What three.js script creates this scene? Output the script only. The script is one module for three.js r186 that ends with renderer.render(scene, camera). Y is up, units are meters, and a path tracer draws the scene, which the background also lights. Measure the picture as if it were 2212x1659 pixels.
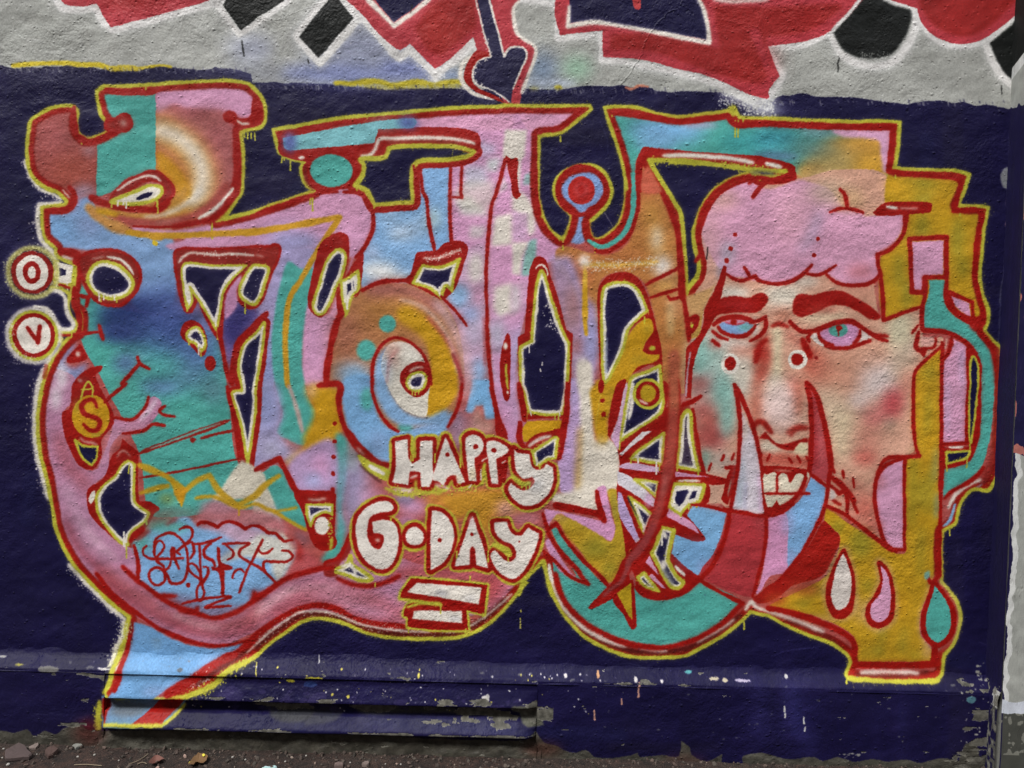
import * as THREE from 'three';
import { mergeGeometries } from 'three/addons/utils/BufferGeometryUtils.js';

// ---------------------------------------------------------------- camera, sky, sun, exposure
const scene = new THREE.Scene();
const CAM = { d: 3.0, h: 1.55, f: 1671, pitch: -1.7, roll: 1.45 };
const camera = new THREE.PerspectiveCamera(2 * Math.atan(829.5 / CAM.f) * 180 / Math.PI, 4 / 3, 0.05, 200);
camera.position.set(0, CAM.h, CAM.d);
camera.rotation.order = 'YXZ';
camera.rotation.set(CAM.pitch * Math.PI / 180, 0, CAM.roll * Math.PI / 180);
camera.updateMatrixWorld(true);
scene.add(camera);

// overcast sky: pale grey, a little brighter overhead than at the horizon
{
  const w = 64, h = 32, d = new Float32Array(w * h * 4);
  for (let j = 0; j < h; j++) for (let i = 0; i < w; i++) {
    const el = ((j + 0.5) / h - 0.5) * Math.PI, s = Math.max(0, Math.sin(el));
    const v = 0.62 * (1 + 2 * s) / 3 + 0.1;
    const k = (j * w + i) * 4;
    d[k] = v * 0.96; d[k + 1] = v; d[k + 2] = v * 1.05; d[k + 3] = 1;
  }
  const sky = new THREE.DataTexture(d, w, h, THREE.RGBAFormat, THREE.FloatType);
  sky.mapping = THREE.EquirectangularReflectionMapping;
  sky.magFilter = THREE.LinearFilter; sky.minFilter = THREE.LinearFilter; sky.needsUpdate = true;
  scene.background = sky; scene.environment = sky;
}
const sun = new THREE.DirectionalLight(new THREE.Color(1, 0.97, 0.93), 1.5);
sun.position.set(-2.8, 7, 3.7); sun.target.position.set(0, 1.2, 0);
sun.castShadow = true; sun.shadow.radius = 24; sun.shadow.mapSize.set(2048, 2048);
Object.assign(sun.shadow.camera, { left: -6, right: 6, top: 6, bottom: -6, near: 0.5, far: 30 });
scene.add(sun, sun.target);

const renderer = new THREE.WebGLRenderer({ antialias: true });
renderer.toneMapping = THREE.LinearToneMapping;
renderer.toneMappingExposure = 2.3;
renderer.shadowMap.enabled = true;

// ---------------------------------------------------------------- helpers: random, noise
let seed = 7;
const rnd = () => { seed = (seed * 1664525 + 1013904223) >>> 0; return seed / 4294967296; };
const RT = new Float32Array(65536); for (let i = 0; i < 65536; i++) RT[i] = rnd();
const hash = (x, y, s) => RT[((x * 73 + y * 7919 + s * 3571 + ((x * y) & 1023) * 13) % 65536 + 65536) % 65536];
const PERM = new Uint16Array(512); { const p = [...Array(256).keys()]; for (let i = 255; i > 0; i--) { const j = Math.floor(rnd() * (i + 1)); [p[i], p[j]] = [p[j], p[i]]; } for (let i = 0; i < 512; i++) PERM[i] = p[i & 255]; }
function vn(x, y, s = 0) {                                    // value noise 0..1
  const xi = Math.floor(x), yi = Math.floor(y), u = x - xi, v = y - yi;
  const a = u * u * (3 - 2 * u), b = v * v * (3 - 2 * v);
  const A = PERM[((xi & 255) + s * 37) & 255], B = PERM[(((xi + 1) & 255) + s * 37) & 255];
  const q = (P, yy) => RT[(PERM[(P + yy) & 255] * 256 + ((yy * 31 + s * 101) & 255))];
  const y0 = yi & 255, y1 = (yi + 1) & 255;
  const t = q(A, y0) + (q(B, y0) - q(A, y0)) * a, w = q(A, y1) + (q(B, y1) - q(A, y1)) * a;
  return t + (w - t) * b;
}
const fbm = (x, y, o, s = 0) => { let v = 0, a = 0.5, n = 0; for (let i = 0; i < o; i++) { v += a * vn(x, y, s + i); n += a; x *= 2.03; y *= 2.03; a *= 0.5; } return v / n; };

// ---------------------------------------------------------------- the wall's paint: paths measured on the photograph, laid out on the wall in metres
// a point of the photograph gives a ray; it is met with the wall's plane z = 0
const _o = new THREE.Vector3(), _d = new THREE.Vector3();
function onWall(vx, vy, z = 0) {                               // vx 0..2212, vy 0..1659 on the photograph
  _o.copy(camera.position);
  _d.set((vx - 1106) / CAM.f, (829.5 - vy) / CAM.f, -1).applyQuaternion(camera.quaternion);
  const t = (z - _o.z) / _d.z;
  return [_o.x + _d.x * t, _o.y + _d.y * t];
}
// section of the wall's foot: a sloped ledge, a plinth and, over part of its length, a slot between two drip lips
const FOOT = { ledge: 0.357, ledgeLow: 0.32, face: 0.05, xa: -1.545, xb: 0.128, lipTop: 0.281, lip: 0.222, lipZ: 0.067, back: 0.028, sill: 0.164, sillLow: 0.115, sillZ: 0.086, base: 0.047 };
const lerp = (a, b, t) => a + (b - a) * Math.max(0, Math.min(1, t));
function surfZ(x, y) {
  const f = FOOT;
  if (y >= f.ledge) return 0;
  if (x < f.xa || x > f.xb) return y > f.ledgeLow ? lerp(0, f.face, (f.ledge - y) / (f.ledge - f.ledgeLow)) : f.face;
  if (y > f.ledgeLow) return lerp(0, f.face - 0.006, (f.ledge - y) / (f.ledge - f.ledgeLow));
  if (y > f.lipTop) return f.face - 0.006;
  if (y > f.lip) return lerp(f.face - 0.006, f.lipZ, (f.lipTop - y) / (f.lipTop - f.lip));
  if (y > f.sill) return f.back;
  if (y > f.sillLow) return lerp(f.back, f.sillZ, (f.sill - y) / (f.sill - f.sillLow));
  return f.base;
}
function onSurface(vx, vy) {                                   // first point of the wall that the ray through a photo point meets
  const p = onWall(vx, vy, 0);
  if (p[1] > 0.45) return p;
  for (let z = 0.12; z > -0.015; z -= 0.0015) { const q = onWall(vx, vy, z); if (z <= surfZ(q[0], q[1])) return q; }
  return onWall(vx, vy, -0.012);
}
const TEX = { x0: -2.12, x1: 2.18, y0: -0.06, y1: 3.19, w: 2048 };
TEX.k = TEX.w / (TEX.x1 - TEX.x0); TEX.h = Math.round((TEX.y1 - TEX.y0) * TEX.k);
const PX = CAM.d / (CAM.f * 4) * TEX.k;                        // texels per measuring unit (a quarter photo-view pixel)
const FR = {}; 'ABCDEFGHIJKLMNOP'.split('').forEach((c, i) => FR[c] = [2212 * (i % 4), 1659 * Math.floor(i / 4), 1]);
[['Q', 1106, 4147.5], ['R', 3871, 3318], ['U', 3871, 4147.5], ['V', 4977, 3732.75], ['W', 5806.5, 2488.5], ['X', 5806.5, 3318], ['Y', 6912.5, 2488.5], ['Z', 5806.5, 1244.25]].forEach(([c, x, y]) => FR[c] = [x, y, 0.75]);
function toTex(gx, gy) { const [X, Y] = onSurface(gx / 4, gy / 4); return [(X - TEX.x0) * TEX.k, (TEX.y1 - Y) * TEX.k]; }
function pts(str) {
  let f = FR.A; const out = [];
  for (const t of str.trim().split(/\s+/)) {
    if (FR[t]) { f = FR[t]; continue; }
    const c = t.endsWith('!'), [x, y] = (c ? t.slice(0, -1) : t).split(',').map(Number);
    const p = toTex(f[0] + x * f[2], f[1] + y * f[2]); p.push(c); out.push(p);
  }
  return out;
}
function trace(g, P, closed) {                                 // smooth curve through the points, '!' marks a corner
  const n = P.length, at = (i) => closed ? P[(i + n) % n] : P[Math.max(0, Math.min(n - 1, i))];
  g.beginPath(); g.moveTo(P[0][0], P[0][1]);
  for (let i = 0; i < (closed ? n : n - 1); i++) {
    const a = at(i - 1), b = at(i), c = at(i + 1), d = at(i + 2);
    const L = Math.hypot(c[0] - b[0], c[1] - b[1]);
    const tan = (p, q) => { let x = (q[0] - p[0]) / 6, y = (q[1] - p[1]) / 6; const l = Math.hypot(x, y), m = L * 0.38; if (l > m) { x *= m / l; y *= m / l; } return [x, y]; };
    const t1 = b[2] ? [0, 0] : tan(a, c), t2 = c[2] ? [0, 0] : tan(b, d);
    g.bezierCurveTo(b[0] + t1[0], b[1] + t1[1], c[0] - t2[0], c[1] - t2[1], c[0], c[1]);
  }
  if (closed) g.closePath();
}
const cv = document.createElement('canvas'); cv.width = TEX.w; cv.height = TEX.h;
const g = cv.getContext('2d'); g.lineCap = 'round'; g.lineJoin = 'round';
// a can line: its width wanders and thins at the ends
function canLine(q, P, closed, w) {
  const n = P.length, at = (i) => closed ? P[(i + n) % n] : P[Math.max(0, Math.min(n - 1, i))], out = [];
  for (let i = 0; i < (closed ? n : n - 1); i++) {
    const a = at(i - 1), b = at(i), c = at(i + 1), d = at(i + 2), L = Math.hypot(c[0] - b[0], c[1] - b[1]);
    const tan = (p, r) => { let x = (r[0] - p[0]) / 6, y = (r[1] - p[1]) / 6; const l = Math.hypot(x, y), m = L * 0.38; if (l > m) { x *= m / l; y *= m / l; } return [x, y]; };
    const t1 = b[2] ? [0, 0] : tan(a, c), t2 = c[2] ? [0, 0] : tan(b, d), m = Math.max(1, Math.ceil(L / 3));
    for (let k = 0; k < m; k++) { const t = k / m, u = 1 - t; out.push([u * u * u * b[0] + 3 * u * u * t * (b[0] + t1[0]) + 3 * u * t * t * (c[0] - t2[0]) + t * t * t * c[0], u * u * u * b[1] + 3 * u * u * t * (b[1] + t1[1]) + 3 * u * t * t * (c[1] - t2[1]) + t * t * t * c[1]]); }
  }
  out.push(closed ? out[0] : P[n - 1]);
  const ph = rnd() * 200, N2 = out.length;
  for (let i = 1; i < N2; i++) { const e = closed ? 1 : Math.min(1, 0.72 + 0.28 * Math.min(i, N2 - i) / 6); q.lineWidth = w * e * (0.78 + 0.44 * vn(ph + i * 0.11, 3.3, 15)); q.beginPath(); q.moveTo(out[i - 1][0], out[i - 1][1]); q.lineTo(out[i][0], out[i][1]); q.stroke(); }
}
// soft (airbrushed) shapes are drawn small, blurred and laid back at full size
function paint(P, closed, fill, col, w, blur, alpha) {
  const put = (q) => { if (P.ell) { q.beginPath(); q.ellipse(P[0][0], P[0][1], P.ell[0], P.ell[1], 0, 0, 7); } else trace(q, P, closed); if (fill) { q.fillStyle = col; q.fill(); } else { q.strokeStyle = col; if (!P.ell && w > 11 && w < 110) canLine(q, P, closed, w * PX); else { q.lineWidth = w * PX; q.stroke(); } } };
  const bl = blur * PX;
  if (bl < 0.35) { g.save(); g.globalAlpha = alpha; put(g); g.restore(); return; }
  let x0 = 1e9, y0 = 1e9, x1 = -1e9, y1 = -1e9;
  for (const p of P) { x0 = Math.min(x0, p[0]); y0 = Math.min(y0, p[1]); x1 = Math.max(x1, p[0]); y1 = Math.max(y1, p[1]); }
  const e = (P.ell ? Math.max(...P.ell) : 0) + w * PX / 2 + bl * 3 + 4;
  x0 = Math.max(-40, x0 - e); y0 = Math.max(-40, y0 - e); x1 = Math.min(TEX.w + 40, x1 + e); y1 = Math.min(TEX.h + 40, y1 + e);
  if (x1 <= x0 || y1 <= y0) return;
  const s = Math.min(1, 2.2 / bl), W = Math.ceil((x1 - x0) * s), H = Math.ceil((y1 - y0) * s);
  const c = document.createElement('canvas'); c.width = W; c.height = H; const q = c.getContext('2d');
  q.lineCap = q.lineJoin = 'round';
  q.setTransform(s, 0, 0, s, -x0 * s, -y0 * s); put(q);
  let soft = c; if (bl * s > 0.3) { soft = document.createElement('canvas'); soft.width = W; soft.height = H; const q2 = soft.getContext('2d'); q2.filter = `blur(${(bl * s).toFixed(2)}px)`; q2.drawImage(c, 0, 0); }
  g.save(); g.globalAlpha = alpha; g.imageSmoothingEnabled = true; g.drawImage(soft, x0, y0, W / s, H / s); g.restore();
}
const F = (col, p, blur = 0, a = 1) => paint(pts(p), true, true, col, 0, blur, a);
const mist = (col) => col === R || col === YL || col === WT;        // overspray beside a line
const S = (col, w, p, blur = 0, a = 1) => { if (!a) return; const P = pts(p); if (w > 24 && mist(col)) paint(P, false, false, col, w * 1.1, 15, 0.22 * a); paint(P, false, false, col, w * 0.86, Math.max(blur, 2), a); };
const SC = (col, w, p, blur = 0, a = 1) => { if (!a) return; const P = pts(p); if (w > 24 && w < 110 && mist(col)) paint(P, true, false, col, w * 1.1, 15, 0.2 * a); paint(P, true, false, col, w * 0.88, Math.max(blur, 2), a); };
const D = (col, p, rx, ry = rx, blur = 0, a = 1, w = 0) => { const P = pts(p); P.ell = [rx * PX, ry * PX]; paint(P, true, !w, col, w, blur, a); };
const clip = (p, fn) => { g.save(); trace(g, pts(p), true); g.clip(); fn(); g.restore(); };
// dry spray: specks of paint scattered along a line
function speck(col, p, spread, n, r0 = 3, r1 = 8, a = 0.9) {
  const P = pts(p); g.save(); g.fillStyle = col; g.globalAlpha = a;
  let L = 0; const seg = []; for (let i = 1; i < P.length; i++) { const l = Math.hypot(P[i][0] - P[i - 1][0], P[i][1] - P[i - 1][1]); seg.push(l); L += l; }
  for (let k = 0; k < n; k++) {
    let t = rnd() * L, i = 0; while (i < seg.length - 1 && t > seg[i]) t -= seg[i++];
    const u = t / seg[i], s = (rnd() + rnd() + rnd() - 1.5) * 1.3 * spread * PX, s2 = (rnd() - 0.5) * spread * PX;
    const nx = (P[i + 1][1] - P[i][1]) / seg[i], ny = -(P[i + 1][0] - P[i][0]) / seg[i];
    g.beginPath(); g.arc(P[i][0] + (P[i + 1][0] - P[i][0]) * u + nx * s + s2 * 0.3, P[i][1] + (P[i + 1][1] - P[i][1]) * u + ny * s, (r0 + rnd() * (r1 - r0)) * PX, 0, 7); g.fill();
  }
  g.restore();
}
function drips(col, p, w = 12) {                               // runs of wet paint: "x,y,length"
  let f = FR.A;
  for (const t of p.trim().split(/\s+/)) {
    if (FR[t]) { f = FR[t]; continue; }
    const [x, y, l] = t.split(',').map(Number), a = toTex(f[0] + x * f[2], f[1] + y * f[2]), b = toTex(f[0] + (x + (rnd() - 0.5) * 6) * f[2], f[1] + (y + l) * f[2]);
    g.strokeStyle = col; g.lineWidth = w * PX; g.beginPath(); g.moveTo(a[0], a[1]); g.lineTo(b[0], b[1]); g.stroke();
    g.fillStyle = col; g.beginPath(); g.arc(b[0], b[1], w * 0.62 * PX, 0, 7); g.fill();
  }
}
const R = '#95120c', DR = '#84201a', MR = '#561512', N = '#151138', YL = '#b6b23a', WT = '#e2dbd1', TE = '#4ea39a', PK = '#d197b9', LB = '#7cadd8', GO = '#c2921b', CR = '#dcd3c5', LV = '#a7a3c9', BK = '#161817', TR = '#ae3740', TD = '#8f1f1c';
// a gap in the letters: ground colour inside, white line, chartreuse line, red ring outside
function hole(p, o = {}) {
  const yw = (o.y ?? 34) * 0.9, ww = (o.w ?? 36) * 0.66, rr = o.r ?? 60;
  if (rr) SC(o.red ?? R, yw + rr * 2, p);
  F(o.fill ?? N, p);
  if (ww) clip(p, () => SC(WT, yw + ww * 2, p));
  SC(YL, yw, p);
  if (ww) clip(p, () => speck(WT, p, yw + ww * 2.2, o.ws ?? 46, 2, 5, 0.75));
  speck(YL, p + ' ' + p.trim().split(/\s+/).slice(0, 2).join(' '), yw * 0.75, o.sp ?? 60, 2, 6, 0.8);
}
// ---- roller-painted ground, the grey field above and the older red letters
g.fillStyle = N; g.fillRect(0, 0, TEX.w, TEX.h);
// lapped roller passes and scuffs in the navy
for (let k = 0; k < 150; k++) { const x = rnd() * 8848, y = 560 + rnd() * 5900, v = rnd() < 0.6, l = 300 + rnd() * 900; S(['#1d1844', '#100c2c', '#18133f', '#201c33', '#141840'][k % 5], 100 + rnd() * 110, v ? `A ${x},${y} ${x + rnd() * 60 - 30},${y + l}` : `A ${x},${y} ${x + l},${y + rnd() * 60 - 30}`, 14, 0.3); }
for (let k = 0; k < 120; k++) { const x = rnd() * 8848, y = 600 + rnd() * 5700, a = rnd() * 6.28, l = 20 + rnd() * 160; S('#3b3960', 4 + rnd() * 5, `A ${x},${y} ${x + Math.cos(a) * l},${y + Math.sin(a) * l}`, 0, 0.35); }
const GREY = '#a3a49f';
F(GREY, 'A -900,-900 D 3000,-900 3000,960 D 2212,925! 2110,945 2000,925 1900,905 1790,915! 1700,885 1600,890 1500,870 1300,880 1200,900 1100,890 1000,880 900,865 780,845 650,835 450,835 300,805 200,825 100,830 0,900 C 2150,900 2000,850 1850,800 1700,795 1500,790 1400,795 1250,785 1200,760 1120,745 1050,760 950,735 850,745 700,740 600,745 450,770 350,775 200,770 100,765 B 1800,775 1700,765 1400,765 1250,760 1130,775 1050,760 900,745 750,740 650,730 450,720 300,715 250,720 160,705 80,715 0,715 A 2185,715! 2170,640! 2080,615 2000,595 1900,590 1860,578 1820,600 1700,602 1550,590 1400,575 1320,575 1250,590 1150,610 1050,600 950,612 930,580 870,600 800,580 700,585 600,565 500,575 380,572 360,590 250,580 150,595 60,580 0,565 -900,560');
D('#7f88b8', 'B 900,420', 480, 230, 110, 0.55); D('#6f7ab4', 'B 700,640', 480, 90, 45, 0.7); D('#6f7ab4', 'B 1330,600', 260, 110, 45, 0.75); D('#8289b5', 'B -60,420', 200, 130, 60, 0.5); D('#7d84ad', 'B 60,640', 350, 60, 60, 0.35); D('#6f86b8', 'B 1680,640', 90, 60, 30, 0.6);
D('#6c84a8', 'C 260,600', 140, 150, 60, 0.7); D('#7cae8f', 'C 560,590', 130, 110, 50, 0.6); D('#b9c4d8', 'C 330,715', 230, 35, 25, 0.8); D('#c7c9c6', 'A 1900,380', 420, 170, 120, 0.4); D('#8f918c', 'A 300,350', 500, 220, 150, 0.5);
S('#c9b42c', 46, 'A 110,570 250,555 400,545 560,545 700,558 850,560 950,590 1100,590 1220,595', 4); S('#c9b42c', 26, 'A 1220,590 1400,565 1480,580', 4); S('#c4b035', 44, 'A 960,600 1080,590 1200,600', 6);
S('#b8a92c', 50, 'B 690,718 830,720 950,705 1060,705 1180,735 1290,720 1400,708 1520,730 1640,715 1740,705 1790,725', 6); S('#a79a2c', 34, 'B 900,735 1120,755 1330,748 1600,745 1760,745', 10, 0.8);
D('#b2a42d', 'C 400,757', 34, 20, 8); D('#b2a42d', 'C 190,765', 40, 14, 14, 0.6); S('#c17a63', 26, 'C 980,755 1040,768 1090,742 1180,750', 3);
// roller bristle marks along the edge
for (let k = 0; k < 420; k++) { const x = 20 + rnd() * 8700, T = x < 2180 ? 590 : x < 4200 ? 735 : x < 6636 ? 770 : 870; S(rnd() < 0.55 ? GREY : N, 6 + rnd() * 10, `A ${x},${T + rnd() * 30 - 12} ${x + 8},${T + 12 + rnd() * 34}`, 0, 0.45); }
// older letters: white outline under red
const whiteTop = [['A 480,-20 550,70 700,82 820,60! 845,100 880,180 975,262! 1100,235 1400,150 1700,70 1930,5', 66], ['A 1860,10 1980,180 2060,295! B 0,205 150,100 290,-20', 58], ['B 620,-40 350,310! 555,545! 880,160! 720,-20', 74], ['B 745,-20 1000,235 1200,465 1240,500! 1330,430! 1430,530 1550,640! 1750,500 1860,370! 1900,420', 74], ['B 1545,560 1550,690', 60], ['C 60,0 230,15 400,55', 46], ['C 405,-20 392,335! 600,312 762,285! 772,400 772,525! 950,530 1100,560 1400,620 1600,668', 46], ['C 1100,560 1400,620 1600,668 1800,735 2000,850 2212,940 D -40,880 60,770 135,660! 60,530 0,395 150,408 300,388 470,312 600,230 720,110 820,-20', 54], ['D 545,290 590,410 665,490 780,550 930,572 1080,530 1200,400 1278,230 1280,70! 1100,25 940,-20', 72], ['D 1305,170 1400,312 1530,385 1680,402 1850,365 1960,300 2100,180 2230,60', 44], ['D 1880,370 1960,560 2060,690 2150,745 2260,720', 74]];
for (const [p, w] of whiteTop) { S('#cfcfcf', w * 1.5, p, 22, 0.5); S('#d8d6d4', w, p, 5); speck('#dedcda', p, w * 0.9, 140, 3, 9, 0.5); }
S('#d4d3d1', 120, 'C 1850,770 2050,860 2212,930', 40, 0.8); S('#d4d3d1', 110, 'D 0,880 40,820', 40, 0.8); D('#8c8fa0', 'D 40,940', 110, 60, 40, 0.6); D('#8c8fa0', 'C 2140,940', 130, 40, 40, 0.6); speck('#d9d8d6', 'C 1800,830 2000,890 2212,960 D 60,960', 90, 420, 3, 9, 0.7);
F(TR, 'A 520,-60 570,40 720,55 830,28! 855,60 885,130 962,238! 1000,230 1300,148 1600,66 1830,-10 1830,-60'); D(TD, 'A 1150,20', 300, 50, 40, 0.7);
F(BK, 'A 1925,45! 2080,262! B 0,165 260,-40 A 2000,-40'); F(BK, 'B 640,-20! 372,318! 540,500! 842,160! 700,-20!', 3);
F(TR, 'B 780,-40 900,105 1060,290 1200,420! 1250,430 1330,378! 1420,470 1545,592! 1700,490 1875,318! 1910,430 1900,450 1990,470 2060,300 1990,-40'); F(TD, 'B 1372,245! 1560,0! 1890,-20! 1905,230! 1600,480! 1480,430!', 14, 0.85); D('#a8322c', 'B 1600,260', 170, 170, 60, 0.5);
F(N, 'B 990,-40! 1190,195! 1340,85 1500,-40!'); S(WT, 46, 'B 940,-30 1100,130 1192,225! 1350,112 1510,-20', 5); S(BK, 10, 'B 1350,40 1335,105');
F(TR, 'C -180,-20 70,-20 12,80 30,250 75,325 185,395 205,465 150,620 85,800 40,1060! 0,980 -60,900! -200,500');
F(TR, 'C 425,-40 418,302! 780,262! 788,492! 1110,510 1400,590 1650,642 1850,722 2050,815 2212,850 D 10,775 100,655! 0,400! 150,380 300,358 470,308 600,228 740,100 820,-40'); F(TD, 'C 850,300! 1180,300 1680,390! 1800,440! 1745,50! 2212,60 D 620,40 500,180 300,280 100,310 -20,330 C 2180,700 1800,650 1500,540 1200,440 850,430!', 16, 0.9); D('#a02a26', 'C 2100,520', 190, 150, 70, 0.5); F(TR, 'C 2040,260! 2130,260 2212,500 2200,620', 12, 0.8);
F(TR, 'D 1000,-60 1290,70! 1320,180 1400,290 1520,352 1660,385 1800,360 1920,300 2050,205 2240,40 2240,-60'); F(TD, 'D 1330,-40 1400,180 1520,270 1680,315 1850,270 2000,150 2120,-40', 14, 0.85);
S(WT, 34, 'C 1750,-5 1950,12 2212,-2', 8, 0.8);
F(BK, 'D 830,-20! 700,130 558,272! 600,360 660,440 760,490 900,505 1040,480 1140,390 1215,250 1240,150 1232,82! 1100,48 950,-20!', 8); F(BK, 'D 1918,372! 2000,560 2080,665 2180,700 2280,690 2280,110 2050,265', 6);
S('#d8d6d4', 36, 'D 800,-10 700,115 560,262', 4); speck('#cfcfcc', 'D 800,470 950,490 1050,460', 30, 50, 3, 6, 0.6);
F(N, 'C 498,-40! 490,205! 700,182 900,218 1200,268 1500,312 1685,345! 1680,200 1640,60 1590,-40!'); S(WT, 42, 'C 495,60 480,232! 700,192 950,226 1250,278 1500,332 1702,368! 1690,230 1650,70 1600,-20', 6); F('#b13b3d', 'C 1035,-20! 1060,70 1090,86 1115,60 1112,-20!');
// heart-tipped arrow coming down from the older letters
S(WT, 40, 'B 1880,480 1790,550 1765,640 1795,730 1880,805 2050,850', 4); S(WT, 34, 'C 60,10 12,90 35,270 90,330 188,398 206,462 152,620 86,800', 4);
F(R, 'B 1910,440 2030,470 2060,500 1930,520 1870,620 1880,720 1960,780 2100,840 2195,930 C 60,800 20,910 40,1070! -30,950 B 2150,900 2040,850 1900,790 1810,710 1800,620 1840,520');
F('#272444', 'B 1905,-40! 1955,200 2030,490! 1930,520 1880,600 1880,680 1920,735 2050,785 2150,845 2205,915! C 10,760 80,600 125,500 110,430 50,405 -20,420 B 2150,490! 2070,190 2020,-40!');
S(WT, 15, 'B 1895,-20 1945,190 2030,492! 1930,522 1880,600 1878,680 1915,735 2050,785 2150,848 2200,900'); S(WT, 20, 'B 2010,-20 2065,180 2145,490! C -20,418 50,402 112,425 128,495 80,600 8,770', 2); speck(WT, 'B 1945,190 2030,492 1900,560 1875,690 1950,745 2150,848', 16, 90, 3, 7);
S(R, 40, 'C -30,900 10,960 40,1065');
for (const p of ['A 2088,350 2110,490', 'D 615,500 603,555 612,580 603,620', 'D 2020,740 2018,815', 'B 450,512 455,545']) S('#0e0e0e', 13, p);
// the inside corner: white mist left from the letters, paint knocked off below it
S('#cfd0d0', 46, 'D 2168,520 2166,700 2150,860', 14, 0.85); S('#9c9fa6', 26, 'D 2150,880 2130,1020 2108,1180 2095,1400', 8, 0.8); S('#7d7f85', 24, 'D 2110,1150 2090,1480', 4, 0.8);
F('#85878a', 'D 2075,1440 2020,1480 2008,1540 2030,1610 2070,1630 2090,1560 2095,1480', 4, 0.9); S('#b58a80', 20, 'H 2085,10 2065,110', 3, 0.7); S('#b58a80', 22, 'H 2075,215 2055,290', 3, 0.7); S('#5c5d70', 10, 'H 2085,380 2040,640 2000,960', 3, 0.7); S('#4b4c66', 12, 'H 2010,900 1990,1300', 4, 0.6);
// ---- the piece: silhouette of the letters
const BODY = 'A 590,910 440,935 340,985 265,1040 245,1150 235,1300 250,1450 300,1550 400,1625 490,1659 E 545,45 575,85 550,112 440,125 365,135! 362,260 380,390 430,445 480,490 500,560 640,620! 650,700 640,800 620,880 640,1000 690,1050 690,1190 620,1240 540,1320 470,1420 400,1560 372,1659 I 342,150 328,320 335,490 360,640 400,800 432,960 450,1080 472,1200 512,1330 570,1445 645,1565 730,1670 M 800,85 900,180 1010,275 1105,345 1118,385! 1100,480 1080,580 1040,680 980,800 940,930 900,1010! 1000,1050! 1600,1045! 1720,1000 1850,945 1910,860 2010,800 2150,735 2212,690 N 120,585 250,495 380,405 500,368 620,375 760,412 880,462 1000,503 1150,532 1350,542 1600,542 1750,530 1900,480 2050,380 2212,210 O 100,80 U 1100,950! 1130,1080 O 330,120 420,290 520,420 650,540 800,620 950,680 1100,705 1300,705 1480,690 1640,620 1800,530 1950,420 2060,312! 2150,330 2212,342 P 150,425 350,512 550,585 660,660 712,735 700,780 668,850 690,882! 850,896 1050,906 1250,910 1450,902! 1500,840 1515,730 1525,680 1600,590 1650,450 1662,350 1630,230 1560,120 1500,50 1500,0 L 1498,1400 1510,1272! 1560,1240 1630,1190 1650,1080 1700,980 1780,912 1900,920 1960,830 2000,740 2020,620 2005,470 2022,300 2035,0 H 2020,1500 2005,1350 1930,1270 1870,1200 1900,1120 1900,1010 1860,900 1832,760 1842,560 1880,250 1908,135! 1850,120 1720,122 1640,112! 1690,0 D 1740,1510! 1600,1470 1400,1468 1092,1455! 1120,1300 1140,1055! 1000,1045 700,1052 460,1040 0,1025 C 1965,1012! 1920,930! 1850,962 1700,982 1450,1010 1250,985 1100,932 950,920 800,930! 830,1040 890,1200 950,1400 980,1550 985,1659 G 970,130 930,260 850,350 770,400 700,402 668,330 672,255 740,200 830,100 862,0 C 840,1560 790,1480 700,1432 600,1430 480,1462 400,1530 362,1620 G 372,40 410,100 515,200! 485,330 440,402 400,390 330,330 270,230 235,100 225,0 C 225,1500 235,1170! 400,1155 470,1120 580,1030 685,945! 670,912! 500,915 200,915 0,910 B 2050,920 1850,925 1600,940 1400,960 1200,978 900,1000 700,1022 500,1060 300,1095 150,1120! 165,1190 200,1320! 290,1370 422,1400! 390,1450 400,1520 440,1600 500,1650! F 300,60 150,110 0,162 E 2100,192 1870,245! 1970,180 2050,70 2090,0 A 2100,1500 2100,1300 2075,1145! 2150,1120 2212,1112 B 60,1080 82,1000 75,900 40,830 0,780 A 2150,730 2000,698 1800,702 1500,718 1200,738 900,745! 835,790! 842,870 870,980 940,1080 972,1112! 900,1160 800,1190 720,1190 670,1130 662,1050 675,980 650,930';
const POCKET = 'B 905,1372 1060,1368 1120,1350 1150,1280! 1250,1265 1600,1260 1750,1275 1885,1310! 1830,1350 1650,1380 1450,1385 1370,1420 1345,1520 1350,1659 F 1355,90! 1150,105 1020,115! 980,30 B 960,1650 858,1600! 920,1520 930,1430';
const HORN = 'C 1185,1385! 1400,1385 1700,1412 Z 0,205 300,215 600,250 900,290 1315,312! 1300,362 1150,372 1010,385! 950,332 850,348 700,402 560,475 450,575 350,725 280,900 250,1030 265,1200 308,1380 290,1520 200,1640 G 1505,885! 1490,500 1460,200 1400,80 C 1270,1530';
// white haze of an earlier outline along the left
for (const [p, w] of [['A 215,1380 250,1500 330,1620 E 420,5 530,60', 26], ['E 530,95 340,110! 325,250 345,400 390,455 460,530 480,620', 46], ['E 430,1450 360,1580 I 325,60 305,250 305,450 335,640 375,820 415,985', 56], ['I 600,1560 680,1659 M 765,90 880,195 985,295 1080,375', 40], ['M 1075,390 1060,500 1000,640 960,760', 30]]) { S(WT, w, p, 7, 0.95); speck(WT, p, w, 220, 3, 8, 0.6); }
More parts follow.
